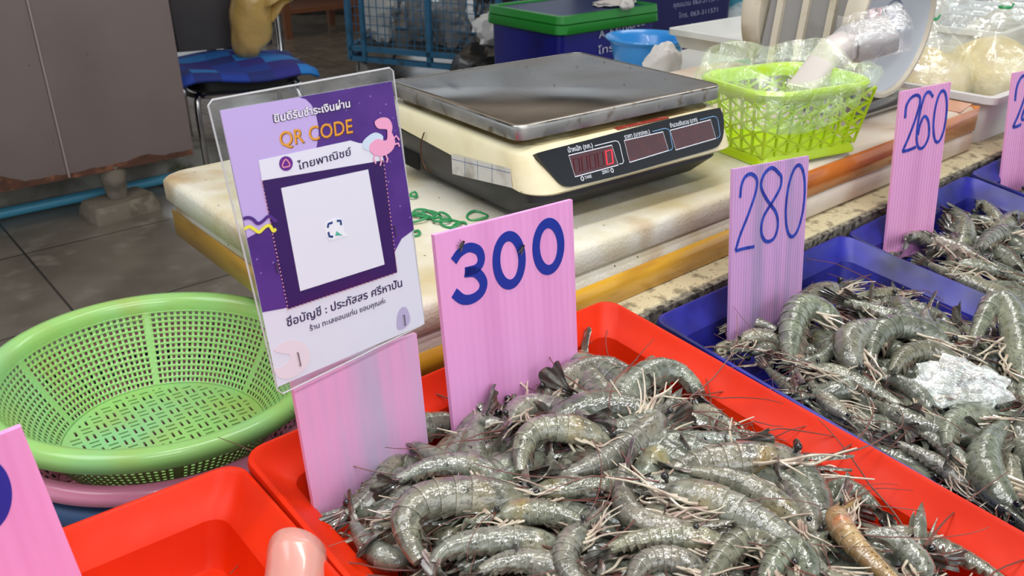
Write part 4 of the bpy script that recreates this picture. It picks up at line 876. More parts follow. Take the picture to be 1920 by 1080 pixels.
for k, (x, y, z_, sx, sy, sz, c_, lab) in enumerate(((4.9, 5.4, 0, .9, .6, 1.0, '23262b', 'dark crate stack far behind the cool boxes'), (5.8, 3.6, 0, 1.2, .8, 1.1, '2c3036', 'dark low cupboard far at the right'), (4.2, 7.4, 0, 1.2, .8, 1.1, '3a3430', 'dark brown cupboard far behind the roll cage'))):
    o_ = root('cupboard', lab, 'cupboard', (x, y, z_), R(-40)); mt = M('cup%d' % k, c_, .6)
    obj('carcass', MB().box((0, 0, sz / 2), (sx, sy, sz)), mt, o_, smooth=False, bevel=.01); obj('door', MB().box((-sx / 4, -sy / 2 - .006, sz / 2), (sx / 2 - .02, .012, sz - .06)), mt, o_, smooth=False); obj('door', MB().box((sx / 4, -sy / 2 - .006, sz / 2), (sx / 2 - .02, .012, sz - .06)), mt, o_, smooth=False)
# ------------------------------------------------------------------ shrimp
def shell_mat(name, dark_, mid_, light_, patch):
    m = M(name, mid_, .24, coat=.8); N, L = m.node_tree.nodes, m.node_tree.links; b = N['Principled BSDF']
    b.inputs['Coat Roughness'].default_value = .05; b.inputs['Specular IOR Level'].default_value = .6
    b.inputs['Subsurface Weight'].default_value = .12; b.inputs['Subsurface Radius'].default_value = (.006, .006, .004); b.inputs['Subsurface Scale'].default_value = .6
    at_ = N.new('ShaderNodeAttribute'); at_.attribute_name = 'tone'; sp = N.new('ShaderNodeSeparateColor'); L.new(at_.outputs['Color'], sp.inputs[0])
    oi = N.new('ShaderNodeObjectInfo'); tc = N.new('ShaderNodeTexCoord')
    def noise_(sc, det=4):
        n = N.new('ShaderNodeTexNoise'); n.inputs['Scale'].default_value = sc; n.inputs['Detail'].default_value = det; L.new(tc.outputs['Object'], n.inputs['Vector']); return n.outputs[0]
    def rng_(s, a, b_, lo=0, hi=1):
        r = N.new('ShaderNodeMapRange'); r.inputs[1].default_value = a; r.inputs[2].default_value = b_; r.inputs[3].default_value = lo; r.inputs[4].default_value = hi; L.new(s, r.inputs[0]); return r.outputs[0]
    def mix(f, a, c, bl='MIX'):
        x = N.new('ShaderNodeMix'); x.data_type = 'RGBA'; x.blend_type = bl
        if isinstance(f, float): x.inputs[0].default_value = f
        else: L.new(f, x.inputs[0])
        for i, s in ((6, a), (7, c)):
            if isinstance(s, tuple): x.inputs[i].default_value = (*s, 1)
            else: L.new(s, x.inputs[i])
        return x.outputs[2]
    def mul(a, c):
        x = N.new('ShaderNodeMath'); x.operation = 'MULTIPLY'; L.new(a, x.inputs[0])
        if isinstance(c, float): x.inputs[1].default_value = c
        else: L.new(c, x.inputs[1])
        return x.outputs[0]
    c = mix(rng_(noise_(70), .35, .68), lin(mid_), lin(light_))
    c = mix(mul(rng_(noise_(160, 3), .5, .72), .75), c, lin(dark_))
    c = mix(mul(sp.outputs[1], .45), c, lin(dark_))                      # darker back
    c = mix(mul(sp.outputs[2], .32), c, lin('a4a698'))                   # pale plate edges
    pf = mul(mul(rng_(noise_(60, 3), .42, .66), N.new('ShaderNodeMath').outputs[0]), oi.outputs['Alpha'])
    # head patch: strongest where the head meets the abdomen
    gx = [n for n in N if n.type == 'MATH' and not n.inputs[0].is_linked][0]
    gx.operation = 'SUBTRACT'; L.new(rng_(sp.outputs[0], .60, .70, 0, .7), gx.inputs[0]); L.new(rng_(sp.outputs[0], .74, .88, 0, .7), gx.inputs[1]); gx.use_clamp = True
    c = mix(pf, c, lin(patch))
    vo = N.new('ShaderNodeTexVoronoi'); vo.inputs['Scale'].default_value = 210; L.new(tc.outputs['Object'], vo.inputs['Vector'])
    c = mix(mul(rng_(vo.outputs['Distance'], .20, .12), .8), c, lin('20221c'))
    c = mix(1.0, c, oi.outputs['Color'], 'MULTIPLY'); L.new(c, b.inputs['Base Color'])
    n1 = N.new('ShaderNodeTexNoise'); n1.inputs['Scale'].default_value = 120; n1.inputs['Detail'].default_value = 3; L.new(tc.outputs['Object'], n1.inputs['Vector'])
    bp = N.new('ShaderNodeBump'); bp.inputs['Strength'].default_value = .7; bp.inputs['Distance'].default_value = .0022; L.new(n1.outputs[0], bp.inputs['Height']); L.new(bp.outputs[0], b.inputs['Normal']); L.new(bp.outputs[0], b.inputs['Coat Normal'])
    return m
shellA = shell_mat('shell_grey', '30332c', '5f645a', '8a8e7e', '8f7420'); shellO = shell_mat('shell_orange', '5a4428', '8f7450', 'b29c74', 'c04a10')
legm = M('leg_cream', 'cdc2ac', .3, coat=.5, var=[('a88f80', 60, .5, .7, 2)]); antm = M('antenna_red', '6e443c', .35); eyem = M('eye_black', '0b0b0c', .08, coat=1)
finm = M('tail_dark', '46433d', .25, coat=.8, var=[('6b4640', 60, .52, .7, 3), ('8a8a7e', 90, .5, .7, 3)]); swim = M('swimmeret_grey', '7c786a', .3, coat=.6, var=[('6a4e46', 60, .48, .68, 3), ('b0a894', 110, .56, .7, 3)])
SEG = [0, .155, .265, .365, .455, .545, .64]
def hprof(s):
    P = [(0, .36), (.05, .43), (.15, .58), (.3, .78), (.45, .92), (.6, 1.0), (.72, 1.0), (.82, .90), (.90, .70), (.96, .44), (1.0, .20)]
    for (a, x), (b_, y) in zip(P, P[1:]):
        if s <= b_: return x + (y - x) * (s - a) / (b_ - a)
    return .2
def shrimp_meshes(T, Mi, H, seed, nlegs=9, long_ant=True, thick=1.0):
    """body curve in the local xy plane through tail T, middle Mi, head H; back on the outer side of the bend"""
    rs = random.Random(seed); T, Mi, H = Vector(T), Vector(Mi), Vector(H)
    c = Mi * 2 - (T + H) / 2
    raw = [T * (1 - t) ** 2 + c * 2 * t * (1 - t) + H * t * t for t in [k / 60 for k in range(61)]]
    cum = [0]
    for a, b_ in zip(raw, raw[1:]): cum.append(cum[-1] + (b_ - a).length)
    Lb = cum[-1]
    def at_s(s):
        d = s * Lb; k = 0
        while k < 59 and cum[k + 1] < d: k += 1
        f = (d - cum[k]) / max(cum[k + 1] - cum[k], 1e-9); p = raw[k].lerp(raw[k + 1], f)
        t = (raw[min(k + 2, 60)] - raw[max(k - 1, 0)]); t = Vector((t.x, t.y, 0)).normalized(); return Vector((p.x, p.y, 0)), t
    side = (H - T).cross(Mi - T).z; sg_ = 1 if side >= 0 else -1
    R0 = max(min(Lb, .15), .085) * .118 * thick
    out = {}
    def ring(s, f, n=18, asym=1.0):
        p, t = at_s(s); up = Vector((-t.y, t.x, 0)) * sg_; h = R0 * hprof(s) * f; r = []
        for k in range(n):
            a = 2 * math.pi * k / n; cy, sz = math.cos(a), math.sin(a)
            y = h * (cy if cy > 0 else cy * .92 * asym); z = h * .84 * sz * (1 if cy > 0 else (1 - .28 * cy * cy))
            r.append(p + up * y + Vector((0, 0, z)))
        return r
    def tone(s, edge, n=18):
        return [(s, max(0, math.cos(2 * math.pi * k / n)) ** 2, edge) for k in range(n)]
    mb = MB(); rings = []; col = []
    for i in range(6):
        a, b_ = SEG[i], SEG[i + 1]
        for f, k_, e in ((0.0, 1.035, .8), (.06, 1.045, 1.0), (.16, 1.035, .15), (.5, 1.015, 0), (.85, .99, 0), (1.0, .97, 0)):
            s = a + (b_ - a) * f
            rings.append(ring(s, k_ * (1 if s > .02 else .9))); col += tone(s, e)
    mb.loft(rings); out['abdomen'] = (mb, col)
    mb = MB(); rings = []; col = []
    for s, f, e in ((.628, 1.0, .6), (.634, 1.08, 1), (.66, 1.07, .2), (.70, 1.05, 0), (.76, 1.05, 0), (.82, 1.04, 0), (.87, 1.02, 0), (.91, .98, 0), (.95, .9, 0), (.98, .8, 0), (1.0, .6, 0)):
        rings.append(ring(s, f, asym=.95)); col += tone(s, e)
    mb.loft(rings)
    p0, t0 = at_s(.90); p1, t1 = at_s(1.0); up = Vector((-t1.y, t1.x, 0)) * sg_
    n0 = len(mb.v)
    mb.tube([p0 + up * R0 * .52, p1 + up * R0 * .42, p1 + t1 * R0 * 1.1 + up * R0 * .55, p1 + t1 * R0 * 2.2 + up * R0 * .85], [R0 * .16, R0 * .15, R0 * .09, R0 * .015], 6)
    for z in (-1, 1):    # antennal scales and beak, part of the head shield
        rg_ = []
        for k, (f, wd) in enumerate(((-.3, .12), (.5, .26), (1.2, .27), (1.9, .16), (2.3, .02))):
            q_ = p1 + t1 * R0 * f + up * (-.05 * R0) + Vector((0, 0, z * R0 * (.22 + .05 * f)))
            rg_.append([q_ + up * wd * R0 + Vector((0, 0, z * .05 * R0)), q_ + Vector((0, 0, z * .13 * R0)), q_ - up * wd * R0, q_ - Vector((0, 0, z * .04 * R0))])
        mb.loft(rg_)
    col += [(.97, .8, .1)] * (len(mb.v) - n0); out['carapace'] = (mb, col)
    # tail fan: one notched sheet
    pt, tt = at_s(0.0); up = Vector((-tt.y, tt.x, 0)) * sg_; sp_ = rs.choice((.12, .2, .3, .45, .75)); ln = R0 * rs.uniform(2.0, 2.6); tipz = rs.uniform(-.3, .4)
    bend = rs.uniform(-.25, .35)
    rg_ = []; NB = 25
    for f in (-.12, .12, .35, .6, .8, .93, 1.0):
        row = []
        for k in range(NB):
            u = -1 + 2 * k / (NB - 1); lobe = abs(math.sin(2.5 * math.pi * (u + 1) / 2 * 1.0)) if f > .3 else 1
            le = ln * (.80 + .2 * lobe ** .6) * (1 - .12 * abs(u)); ang = u * (.20 + .75 * sp_) * min(1, f + .35)
            d = -tt * math.cos(ang) + Vector((0, 0, math.sin(ang)))
            wdt = R0 * .33 * (1 - max(0, f) * .5)
            row.append(pt + d * le * max(f, 0) - tt * (-.12 * ln if f < 0 else 0) + Vector((0, 0, u * wdt)) + up * (R0 * (.06 * math.cos(5 * math.pi * u) + bend * f * f * 1.2 - .22 * abs(u) ** 2)))
        rg_.append(row)
    top = rg_; bot = [[p - up * R0 * .07 for p in r] for r in rg_]
    vs = [p for r in top for p in r] + [p for r in bot for p in r]; fs = []; nr = len(rg_); o_ = nr * NB
    for i in range(nr - 1):
        for k in range(NB - 1):
            a = i * NB + k; fs += [(a, a + 1, a + NB + 1, a + NB), (o_ + a + NB, o_ + a + NB + 1, o_ + a + 1, o_ + a)]
    for i in range(nr - 1):
        for k in (0, NB - 1): a = i * NB + k; fs.append((a, a + NB, o_ + a + NB, o_ + a))
    for k in range(NB - 1):
        a = (nr - 1) * NB + k; fs.append((a, a + 1, o_ + a + 1, o_ + a))
    out['tail_fan'] = (MB().add(vs, fs), None)
    # swimmerets: scalloped fringe below the abdomen
    rg_ = []; NS = 41
    for f in (0, .4, .75, 1.0):
        row = []
        for k in range(NS):
            s = .16 + .46 * k / (NS - 1); p, t = at_s(s); up = Vector((-t.y, t.x, 0)) * sg_
            lob = (1 - ((5 * k / (NS - 1)) % 1)) ** .8 if 0 < k < NS - 1 else 0
            row.append(p - up * R0 * hprof(s) * .7 - up * f * R0 * (.15 + .38 * lob) - t * f * R0 * (.35 + .7 * lob) + Vector((0, 0, R0 * (.25 * math.sin(k * 1.7 + seed) * f + .1))))
        rg_.append(row)
    out['swimmerets'] = (MB().loft(rg_, False, False, closed=False), None)
    out['leg'] = []
    for j in range(nlegs):
        s = .67 + .25 * j / max(nlegs - 1, 1); p, t = at_s(s); up = Vector((-t.y, t.x, 0)) * sg_; z = (1 if j % 2 else -1)
        b0 = p - up * R0 * hprof(s) * .78 + Vector((0, 0, z * R0 * .3)); l1 = R0 * rs.uniform(.9, 1.5); l2 = R0 * rs.uniform(1.4, 2.6)
        a1 = rs.uniform(.1, .9) - .6 * (j / nlegs) ; d1 = (t * math.cos(a1) - up * math.sin(max(a1, .15)) * 1.1).normalized()
        k_ = b0 + d1 * l1 + Vector((0, 0, rs.uniform(-.2, .5) * R0)); a2 = a1 + rs.uniform(-.9, .5); d2 = (t * math.cos(a2) - up * math.sin(a2)).normalized()
        e_ = k_ + d2 * l2 + Vector((0, 0, rs.uniform(-.3, .5) * R0)); r_ = R0 * .085
        pp = spline([b0, (b0 + k_) / 2 - up * R0 * .06, k_, (k_ + e_) / 2 + up * R0 * .12, e_], 4)
        out['leg'].append((MB().tube(pp, [r_ * (1.25 - .8 * i / (len(pp) - 1)) for i in range(len(pp))], 6), None))
    out['antenna'] = []
    up = Vector((-t1.y, t1.x, 0)) * sg_
    for z in (-1, 1):
        a = rs.uniform(-.5, .9) * z; cv = rs.uniform(-1.6, 1.6); p = p1 + up * R0 * .1 + Vector((0, 0, z * R0 * .35)); d = Vector((t1.x, t1.y, 0)); pts = [p.copy()]
        d.rotate(Euler((0, 0, a))); n_ = 16; stp = Lb * (rs.uniform(.7, 1.5) if long_ant else .4) / n_
        for k in range(n_):
            d.rotate(Euler((0, 0, cv / n_ + rs.uniform(-.05, .05)))); p = p + d * stp + Vector((0, 0, R0 * .10 * math.sin(3.0 * k / n_) * (1 if k < 8 else -.6))); pts.append(p.copy())
        out['antenna'].append((MB().tube(pts, [R0 * (.055 - .035 * k / n_) for k in range(n_ + 1)], 5), None))
    out['eye'] = []
    pe, te = at_s(.955); up = Vector((-te.y, te.x, 0)) * sg_
    for z in (-1, 1):
        out['eye'].append((MB().tube([pe + up * R0 * .2 + Vector((0, 0, z * R0 * .25)), pe + up * R0 * .28 + te * R0 * .15 + Vector((0, 0, z * R0 * .50))], R0 * .10, 6).sphere(pe + up * R0 * .30 + te * R0 * .18 + Vector((0, 0, z * R0 * .58)), R0 * .21, 10, 7), None))
    return out
SM_ = {'tail_fan': finm, 'swimmerets': swim, 'leg': legm, 'antenna': antm, 'eye': eyem}
def build_shrimp(mset, label, mat4, tint=(1, 1, 1, .0), orange=False, group=None):
    rt = root('shrimp', label, 'shrimp', mat4=mat4, group=group); sh = shellO if orange else shellA
    for part, val in mset.items():
        for mb, col in (val if isinstance(val, list) else [val]):
            o = obj(part, mb, SM_.get(part, sh), rt, ang=50); o.color = tint
            if col:
                ca = o.data.color_attributes.new('tone', 'FLOAT_COLOR', 'POINT')
                ca.data.foreach_set('color', [x for c_ in col for x in (*c_, 1.0)])
    return rt
def smooth01(x): x = max(0, min(1, x)); return x * x * (3 - 2 * x)
HEAP = {'red': (.033, .028, .035, .09), 'blue1': (.038, .026, .06, .11), 'blue2': (.036, .022, .05, .10), 'blue3': (.036, .022, .05, .10)}
def heap_depth(key, a, b):
    d0, amp, bs, wd = HEAP[key]; W = TR[key][1]
    e = min(a - .03, W - .03 - a, (b - bs) * .9)
    return d0 - amp * smooth01(e / wd) + (.012 * smooth01((bs - b) / .05) if b < bs else 0) - .004 * noise.noise(Vector((a * 18, b * 18, 3)))
def heap_pt(key, px, lift=0):
    m, W, Ln, n, o = TR[key]; dep = .025
    for _ in range(5):
        p = hit(px[0], px[1], o - n * (dep - lift), n); q_ = m.inverted() @ p; dep = heap_depth(key, q_.x, -q_.y)
    return p
def inside(key, p):
    m, W = TR[key][:2]; q_ = m.inverted() @ p; q_.x = min(max(q_.x, .040), W - .040); q_.y = min(q_.y, -.036); return m @ q_
def shrimp_at(key, tail, mid, head, lift, patch, label, orange=False, tint=None, thick=1.0, roll=None):
    global SEED
    SEED += 1; rs = random.Random(SEED)
    n = TR[key][3]
    T, Mi, H = [inside(key, heap_pt(key, p, lift * .01)) for p in (tail, mid, head)]
    x = (H - T); x = (x - n * x.dot(n)).normalized(); z = n.copy(); y = z.cross(x)
    if roll is None: roll = rs.uniform(-.35, .35)
    m = Matrix((x, y, z)).transposed().to_4x4(); m.translation = (T + H) / 2
    inv = m.inverted(); loc = [inv @ p for p in (T, Mi, H)]
    loc = [Vector((p.x, p.y, 0)) for p in loc]
    m = m @ Matrix.Rotation(roll, 4, 'X')
    g = rs.uniform(.86, 1.22); tint = tint or (g * rs.uniform(.94, 1.12), g, g * rs.uniform(.88, 1.04), patch)
    return build_shrimp(shrimp_meshes(*loc, SEED, thick=thick), label, m, (*tint[:3], patch), orange)
SEED = 100
RED = [
 ((1195, 716), (1120, 692), (1020, 745), .6, .1, 'arched grey shrimp right against the foot of the 300 sign'),
 ((1310, 762), (1222, 722), (1120, 800), .5, .1, 'arched shrimp at the back right of the red tray, next to the rim'),
 ((1105, 778), (1010, 752), (955, 800), 1.4, .1, 'curled shrimp with tangled white legs touching the lower right of the 300 sign'),
 ((978, 885), (1010, 822), (1150, 832), 1.0, .7, 'pale bent shrimp with a yellow patch below the 300 sign'),
 ((1062, 888), (1165, 838), (1245, 772), 1.0, .2, 'shrimp lying aslant in the middle of the back half of the red tray'),
 ((1385, 838), (1268, 822), (1205, 905), .9, .8, 'shrimp with an orange stained head bent down in the middle of the red tray'),
 ((1250, 912), (1312, 846), (1500, 882), 1.6, .9, 'long arched shrimp with a dark yellow patch and white legs, red tray centre'),
 ((1400, 845), (1345, 800), (1290, 768), .6, .1, 'straight grey shrimp beside the right wall of the red tray'),
 ((1375, 812), (1440, 808), (1488, 868), .5, .1, 'round curled shrimp against the right wall of the red tray'),
 ((1288, 885), (1395, 918), (1515, 990), 1.0, .6, 'shrimp with a yellow patch running down towards the right wall'),
 ((1172, 872), (1190, 955), (1310, 992), 1.5, .0, 'pinkish smooth shrimp with its pointed end turned up, red tray centre'),
 ((1545, 1078), (1400, 968), (1235, 915), 1.9, .5, 'longest shrimp of the red tray, pink head to the left, pointing at the 300 sign'),
 ((1140, 1030), (1240, 1000), (1370, 1020), 1.5, .4, 'level pale shrimp near the bottom middle of the red tray'),
 ((1320, 1095), (1405, 1000), (1480, 1075), 2.0, .5, 'plump arched shrimp at the bottom edge of the photo'),
 ((1425, 1110), (1475, 1045), (1525, 1100), 1.8, .1, 'grey back of a shrimp low at the bottom edge, right of the plump one'),
 ((1700, 1100), (1585, 1005), (1580, 960), 2.0, 1.0, 'orange tinted shrimp curled in the lower right of the red tray'),
 ((1462, 868), (1505, 885), (1560, 880), .8, .1, 'short grey shrimp whose end points at the right wall of the red tray'),
 ((1645, 960), (1605, 905), (1560, 935), .9, .0, 'clear glassy shrimp at the right wall with feelers sticking up'),
 ((1890, 1090), (1780, 1018), (1650, 985), 1.1, .2, 'long grey shrimp along the lower right wall of the red tray'),
 ((1470, 905), (1500, 940), (1530, 1000), 1.3, .1, 'grey curled shrimp just left of the orange tinted one'),
 ((832, 862), (890, 812), (950, 800), .7, .2, 'shrimp leaning on the lower left corner of the 300 sign'),
 ((745, 915), (850, 865), (945, 890), 1.2, .6, 'pale yellowish shrimp between the two left signs'),
 ((632, 975), (700, 905), (752, 848), 1.2, .2, 'shrimp leaning up the payment board with white legs fanned out'),
 ((705, 1012), (738, 962), (790, 905), 1.4, .2, 'shrimp with a dark eye facing up, right of the payment board'),
 ((788, 1078), (790, 960), (1010, 925), 1.8, .4, 'big curved shrimp with a fan of white legs in the lower left of the heap'),
 ((815, 1085), (880, 1015), (1065, 1000), 1.9, .5, 'shrimp lying along the inside of the big curved one'),
 ((1100, 985), (1020, 965), (930, 970), 1.2, .9, 'shrimp with a yellow and orange head, left of the red tray centre'),
 ((1175, 905), (1090, 915), (990, 925), 1.0, .8, 'shrimp with a dark orange patch crossing the centre of the heap'),
 ((645, 995), (700, 1055), (775, 1030), 1.0, .0, 'clear greyish shrimp in the left corner under the payment board'),
 ((1110, 1100), (1060, 1050), (1100, 985), 1.6, .2, 'upright pale shrimp at the bottom middle, half hidden'),
 ((985, 880), (940, 900), (890, 960), .6, .2, 'dark shrimp lying in the gap left of the heap centre'),
 ((1030, 860), (1065, 905), (1130, 930), .6, .1, 'dull shrimp lying under the shrimp with a yellow patch'),
 ((900, 1090), (985, 1045), (1090, 1075), 1.8, .1, 'dark headed shrimp low at the bottom left edge of the heap'),
 ((1185, 1100), (1225, 1050), (1325, 1070), 1.6, .3, 'shrimp cut off by the bottom edge below the level pale one'),
 ((1545, 1000), (1520, 1060), (1600, 1100), 1.4, .2, 'thin grey shrimp left of the orange one, cut off below'),
 ((1620, 1010), (1680, 1030), (1745, 1090), 1.5, .2, 'brown grey shrimp lying right beside the orange tinted one'),
 ((860, 905), (830, 950), (760, 1000), .8, .2, 'dim shrimp between the payment board and the big curved one'),
 ((1245, 690), (1215, 700), (1185, 730), .9, .0, 'shrimp end with a raised dark tail at the back right corner of the red tray'),
]
BLUE1 = [
 ((1682, 608), (1592, 645), (1612, 712), 1.4, .2, 'bent pale shrimp standing upright behind the lump of ice'),
 ((1632, 672), (1672, 622), (1785, 652), 1.2, .1, 'arched shrimp right of the bent pale one in the 280 tray'),
 ((1672, 700), (1725, 658), (1805, 690), 1.5, .1, 'arched shrimp directly above the lump of ice'),
 ((1692, 762), (1605, 715), (1525, 688), 1.6, .2, 'long shrimp aslant left of the ice, head up left'),
 ((1480, 692), (1492, 612), (1585, 618), 1.2, .1, 'strongly bent shrimp in front of the 280 sign'),
 ((1468, 622), (1412, 606), (1365, 615), 1.0, .2, 'shrimp with white legs at the foot of the 280 sign, upper one'),
 ((1432, 662), (1382, 642), (1342, 668), .9, .1, 'pale shrimp nearest the red tray, left of the 280 sign foot'),
 ((1478, 648), (1430, 640), (1385, 648), 1.2, .2, 'shrimp with white legs at the foot of the 280 sign, lower one'),
 ((1472, 600), (1520, 560), (1580, 538), 1.3, .1, 'shrimp leaning up against the right edge of the 280 sign'),
 ((1605, 553), (1650, 546), (1700, 548), 1.1, .1, 'pale pointed shrimp end at the back of the 280 tray'),
 ((1580, 578), (1690, 590), (1810, 632), 1.3, .3, 'long pinkish shrimp across the back of the 280 tray'),
 ((1826, 640), (1862, 622), (1918, 722), 1.6, .0, 'big shrimp with a dark spread tail at the right edge'),
 ((1515, 690), (1535, 735), (1592, 795), 1.1, .0, 'shrimp with its tail up, close to the red rim, left of the ice'),
 ((1700, 800), (1650, 745), (1572, 720), 1.4, .1, 'broad grey shrimp below left of the ice'),
 ((1652, 708), (1700, 722), (1745, 775), 1.2, .2, 'shrimp with its head beside the ice'),
 ((1715, 800), (1765, 830), (1820, 885), 1.5, .1, 'smooth grey shrimp along the red rim under the ice'),
 ((1682, 832), (1745, 862), (1830, 925), 1.0, .1, 'shrimp wedged along the red rim, lower right'),
 ((1770, 850), (1800, 775), (1880, 765), 1.5, .2, 'shrimp with white legs right under the ice'),
 ((1895, 775), (1848, 870), (1905, 985), 1.7, .1, 'long upright pale shrimp near the right edge under the ice'),
 ((1892, 830), (1898, 885), (1885, 960), 1.2, .0, 'smooth shrimp behind the long upright one at the right edge'),
 ((1920, 640), (1935, 720), (1915, 800), 1.2, .1, 'shrimp cut off at the right edge beside the ice'),
 ((1560, 640), (1540, 665), (1490, 690), .9, .1, 'dull shrimp between the 280 sign and the bent pale one'),
 ((1620, 800), (1575, 780), (1530, 755), .7, .1, 'dark shrimp under the broad grey one by the red rim'),
 ((1440, 690), (1470, 715), (1520, 760), .7, .1, 'narrow dark shrimp pressed against the red rim left of centre'),
 ((1735, 585), (1760, 610), (1840, 640), 1.0, .2, 'reddish shrimp near the right wall of the 280 tray'),
]
BLUE2 = [
 ((1698, 458), (1752, 446), (1855, 490), 1.4, .1, 'large brownish shrimp in front of the 260 sign'),
 ((1742, 500), (1825, 535), (1925, 572), 1.2, .1, 'long shrimp along the left wall of the 260 tray'),
 ((1925, 520), (1850, 500), (1788, 502), 1.4, .0, 'glossy shrimp above the long one in the 260 tray'),
 ((1838, 468), (1880, 436), (1930, 448), 1.2, .1, 'arched shrimp at the right edge of the 260 tray'),
 ((1770, 402), (1805, 425), (1800, 468), 1.1, .0, 'shrimp with its tail up right behind the 260 sign'),
 ((1832, 392), (1862, 388), (1882, 425), 1.0, .0, 'small curled shrimp at the back of the 260 tray'),
 ((1925, 405), (1900, 412), (1868, 440), 1.0, .1, 'shrimp at the back right of the 260 tray, cut off'),
 ((1665, 456), (1640, 462), (1610, 468), .3, .0, 'lone shrimp tail poking out left of the 260 sign'),
]
for key, lst in (('red', RED), ('blue1', BLUE1), ('blue2', BLUE2)):
    for t_, m_, h_, lf, pt, lab in lst:
        shrimp_at(key, t_, m_, h_, lf, pt, lab, orange=lab.startswith('orange tinted'), tint=((1.15, 1.0, .98) if 'pinkish smooth' in lab else None))
# buried shrimp: a handful of shapes copied over and over under the ones above
PROTO = []
for k, (cv, ln) in enumerate(((.010, .115), (.022, .105), (.032, .095), (.016, .12), (.028, .11), (.005, .10))):
    PROTO.append(shrimp_meshes((-ln / 2, 0, 0), (-.006, cv, 0), (ln / 2, 0, 0), 500 + k, nlegs=4, long_ant=(k % 2 == 0)))
first = {}
BUR = {'red': ('dull grey shrimp mostly buried under the others in the red tray', 'buried shrimp in the red tray'), 'blue1': ('half hidden grey shrimp low in the heap around the lump of ice', 'half hidden shrimp around the ice'), 'blue2': ('dim shrimp lying under others in the far blue tray, sign 260', 'low shrimp in the far blue tray'), 'blue3': ('small grey shrimp in the tray cut off by the right edge', 'shrimp in the rightmost tray')}
def fill(key, b0, b1, layers, n_each, seed, a0=.045, a1=None):
    rs = random.Random(seed); m, W, Ln, n, o = TR[key]; a1 = a1 or W - .045
    for ly in layers:
        cnt = 0; tries = 0; cols = max(1, int((a1 - a0) / .065)); k = 0
        while cnt < n_each and tries < 900:
            tries += 1
            a = rs.uniform(a0, a1); b_ = rs.uniform(b0, b1); th = rs.uniform(0, 6.28)
            h_ = .058
            if not (a0 - .004 < a + math.cos(th) * h_ < a1 + .004 and a0 - .004 < a - math.cos(th) * h_ < a1 + .004 and b_ - abs(math.sin(th)) * h_ > b0 - .03): continue
            pk_ = rs.randrange(len(PROTO)); dep = heap_depth(key, a, b_) + ly
            dep = min(dep, .046)
            mm = m @ Matrix.Translation((a, -b_, -dep)) @ Matrix.Rotation(th, 4, 'Z') @ Matrix.Rotation(rs.uniform(-.3, .3) + (math.pi if rs.random() < .5 else 0), 4, 'X') @ Matrix.Scale(rs.uniform(.95, 1.15), 4)
            lab, grp = BUR[key]; gg = rs.uniform(.8, 1.1)
            if pk_ not in first:
                r_ = build_shrimp(PROTO[pk_], lab, mm, (gg, gg, gg * .97, 0), group=grp); first[pk_] = r_
            else:
                r_ = copy_tree(first[pk_]); r_.matrix_world = mm; tag(r_, lab, None, grp)
                for c_ in r_.children: c_.color = (gg * rs.uniform(.96, 1.04), gg, gg * .97, rs.choice((0, 0, .4)))
            cnt += 1
fill('red', .055, .40, (.004, .014), 52, 1)
fill('blue1', .11, .45, (.004, .014), 40, 2)
fill('blue2', .08, .30, (.003,), 28, 3)
fill('blue3', .09, .22, (.0, .008), 8, 4)
# ------------------------------------------------------------------ ice, flies, clear plastic in the empty tray
m, W, Ln, n, o = TR['blue1']
ip = heap_pt('blue1', (1800, 722), .020)
icem = film_mat('ice', .17, 'f0f4f4', .06, .30, 55, 1.0, .012)
ic = MB(); rings = []
for i in range(15):
    th = math.pi * min(max(i / 14, .01), .99); ring = []
    for k in range(26):
        a = 2 * math.pi * k / 26; d = Vector((math.sin(th) * math.cos(a), math.sin(th) * math.sin(a), -math.cos(th)))
        f = 1 + .45 * noise.noise(d * 2.3 + Vector((9, 0, 0))) + .25 * noise.noise(d * 6 + Vector((3, 1, 0))); ring.append(Vector((d.x * .046, d.y * .030, d.z * .020)) * f)
    rings.append(ring)
io = tag(obj('ice_lump', ic.loft(rings), icem, ang=18), 'lump of clear crushed ice on the shrimp in the 280 tray', 'ice'); io.location = ip; io.rotation_euler = (R(4), 0, R(-38))
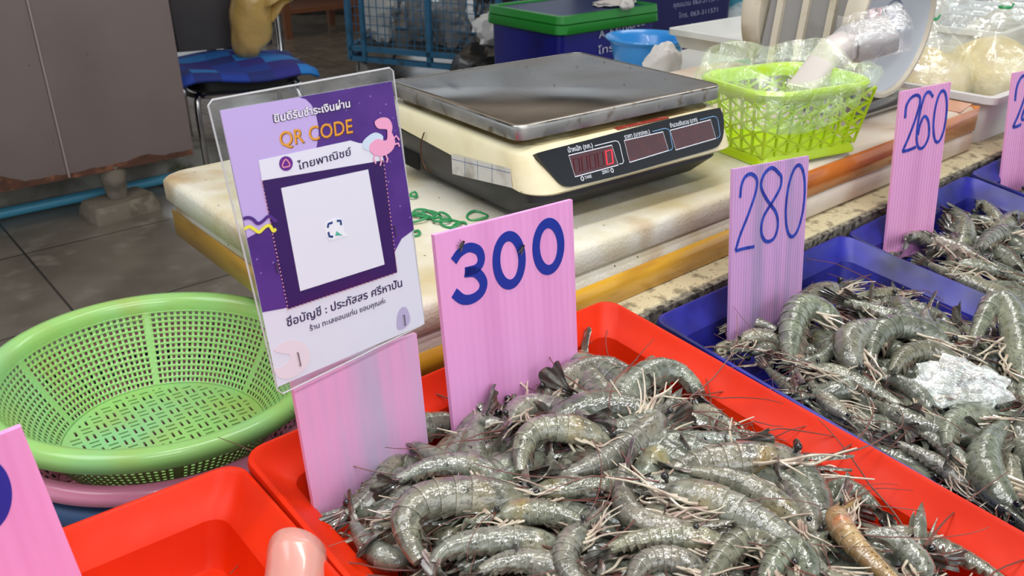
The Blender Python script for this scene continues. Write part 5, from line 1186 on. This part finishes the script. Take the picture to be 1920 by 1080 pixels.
for (px, lab) in (((862, 459), 'fly above the figure three of the 300 sign'), ((975, 466), 'fly on the middle figure of the 300 sign')):
    a_, b_2 = p300.loc(*px); fp = p300.P(a_, b_2, .0015 * p300.sgn)
    mt4 = p300.matrix(); mt4.translation = fp
    fl = root('fly', lab, 'fly', mat4=mt4 @ Matrix.Rotation(R(40), 4, 'Z'))
    fb = M('fly_black', '1d1c1a', .4); sgf = p300.sgn
    obj('body', MB().sphere((0, 0, .0006 * sgf), (.0028, .0013, .0012), 10, 8).sphere((.0032, 0, .0006 * sgf), .0012, 8, 6), fb, fl)
    for y in (-1, 1):
        obj('wing', MB().prism([(0, y * .0004), (-.0032, y * .0008), (-.0052, y * .0022), (-.003, y * .0026), (-.0006, y * .0014)], .0016 * sgf, .0018 * sgf), M('fly_wing', '6b675f', .3, alpha=.6), fl, smooth=False)
    for k in range(3):
        for y in (-1, 1): obj('leg', MB().tube([(.001 - k * .0015, y * .0008, .0004 * sgf), (.002 - k * .002, y * .0026, .0008 * sgf), (.003 - k * .0026, y * .0034, -.0012 * sgf)], .00018, 4), fb, fl)
m, W, Ln, n, o = TR['redL']
cb_ = MB(); rings = []
pk_pts = [(600, 1000), (560, 1003), (520, 1028), (492, 1075), (470, 1130)]
base_l = hit(552, 1058, o - n * .006, n)
for i in range(11):
    t = i / 10; ring = []
    for k in range(20):
        a = math.pi * k / 19
        p = Vector((.019 * math.cos(a) * (1 + .5 * t), .09 * t, -.006 - .03 * t + .030 * math.sin(a) * (1 - .2 * t * t))); ring.append(p + noise.noise_vector(p * 22) * .006)
    rings.append(ring)
cb_.loft(rings, False, False, closed=False)
sq_ = tag(obj('clear_sheet', cb_, M('pale_film', 'e6b4a6', .25, alpha=.55, coat=.6), solid=.0012), 'pale pinkish bent sheet of soft plastic in the empty red tray', 'plastic sheet')
ml = TR['redL'][0].to_3x3().to_4x4(); ml.translation = base_l
sq_.matrix_world = ml @ Matrix.Rotation(R(150), 4, 'Z') @ Matrix.Translation((0, -.006, .004))
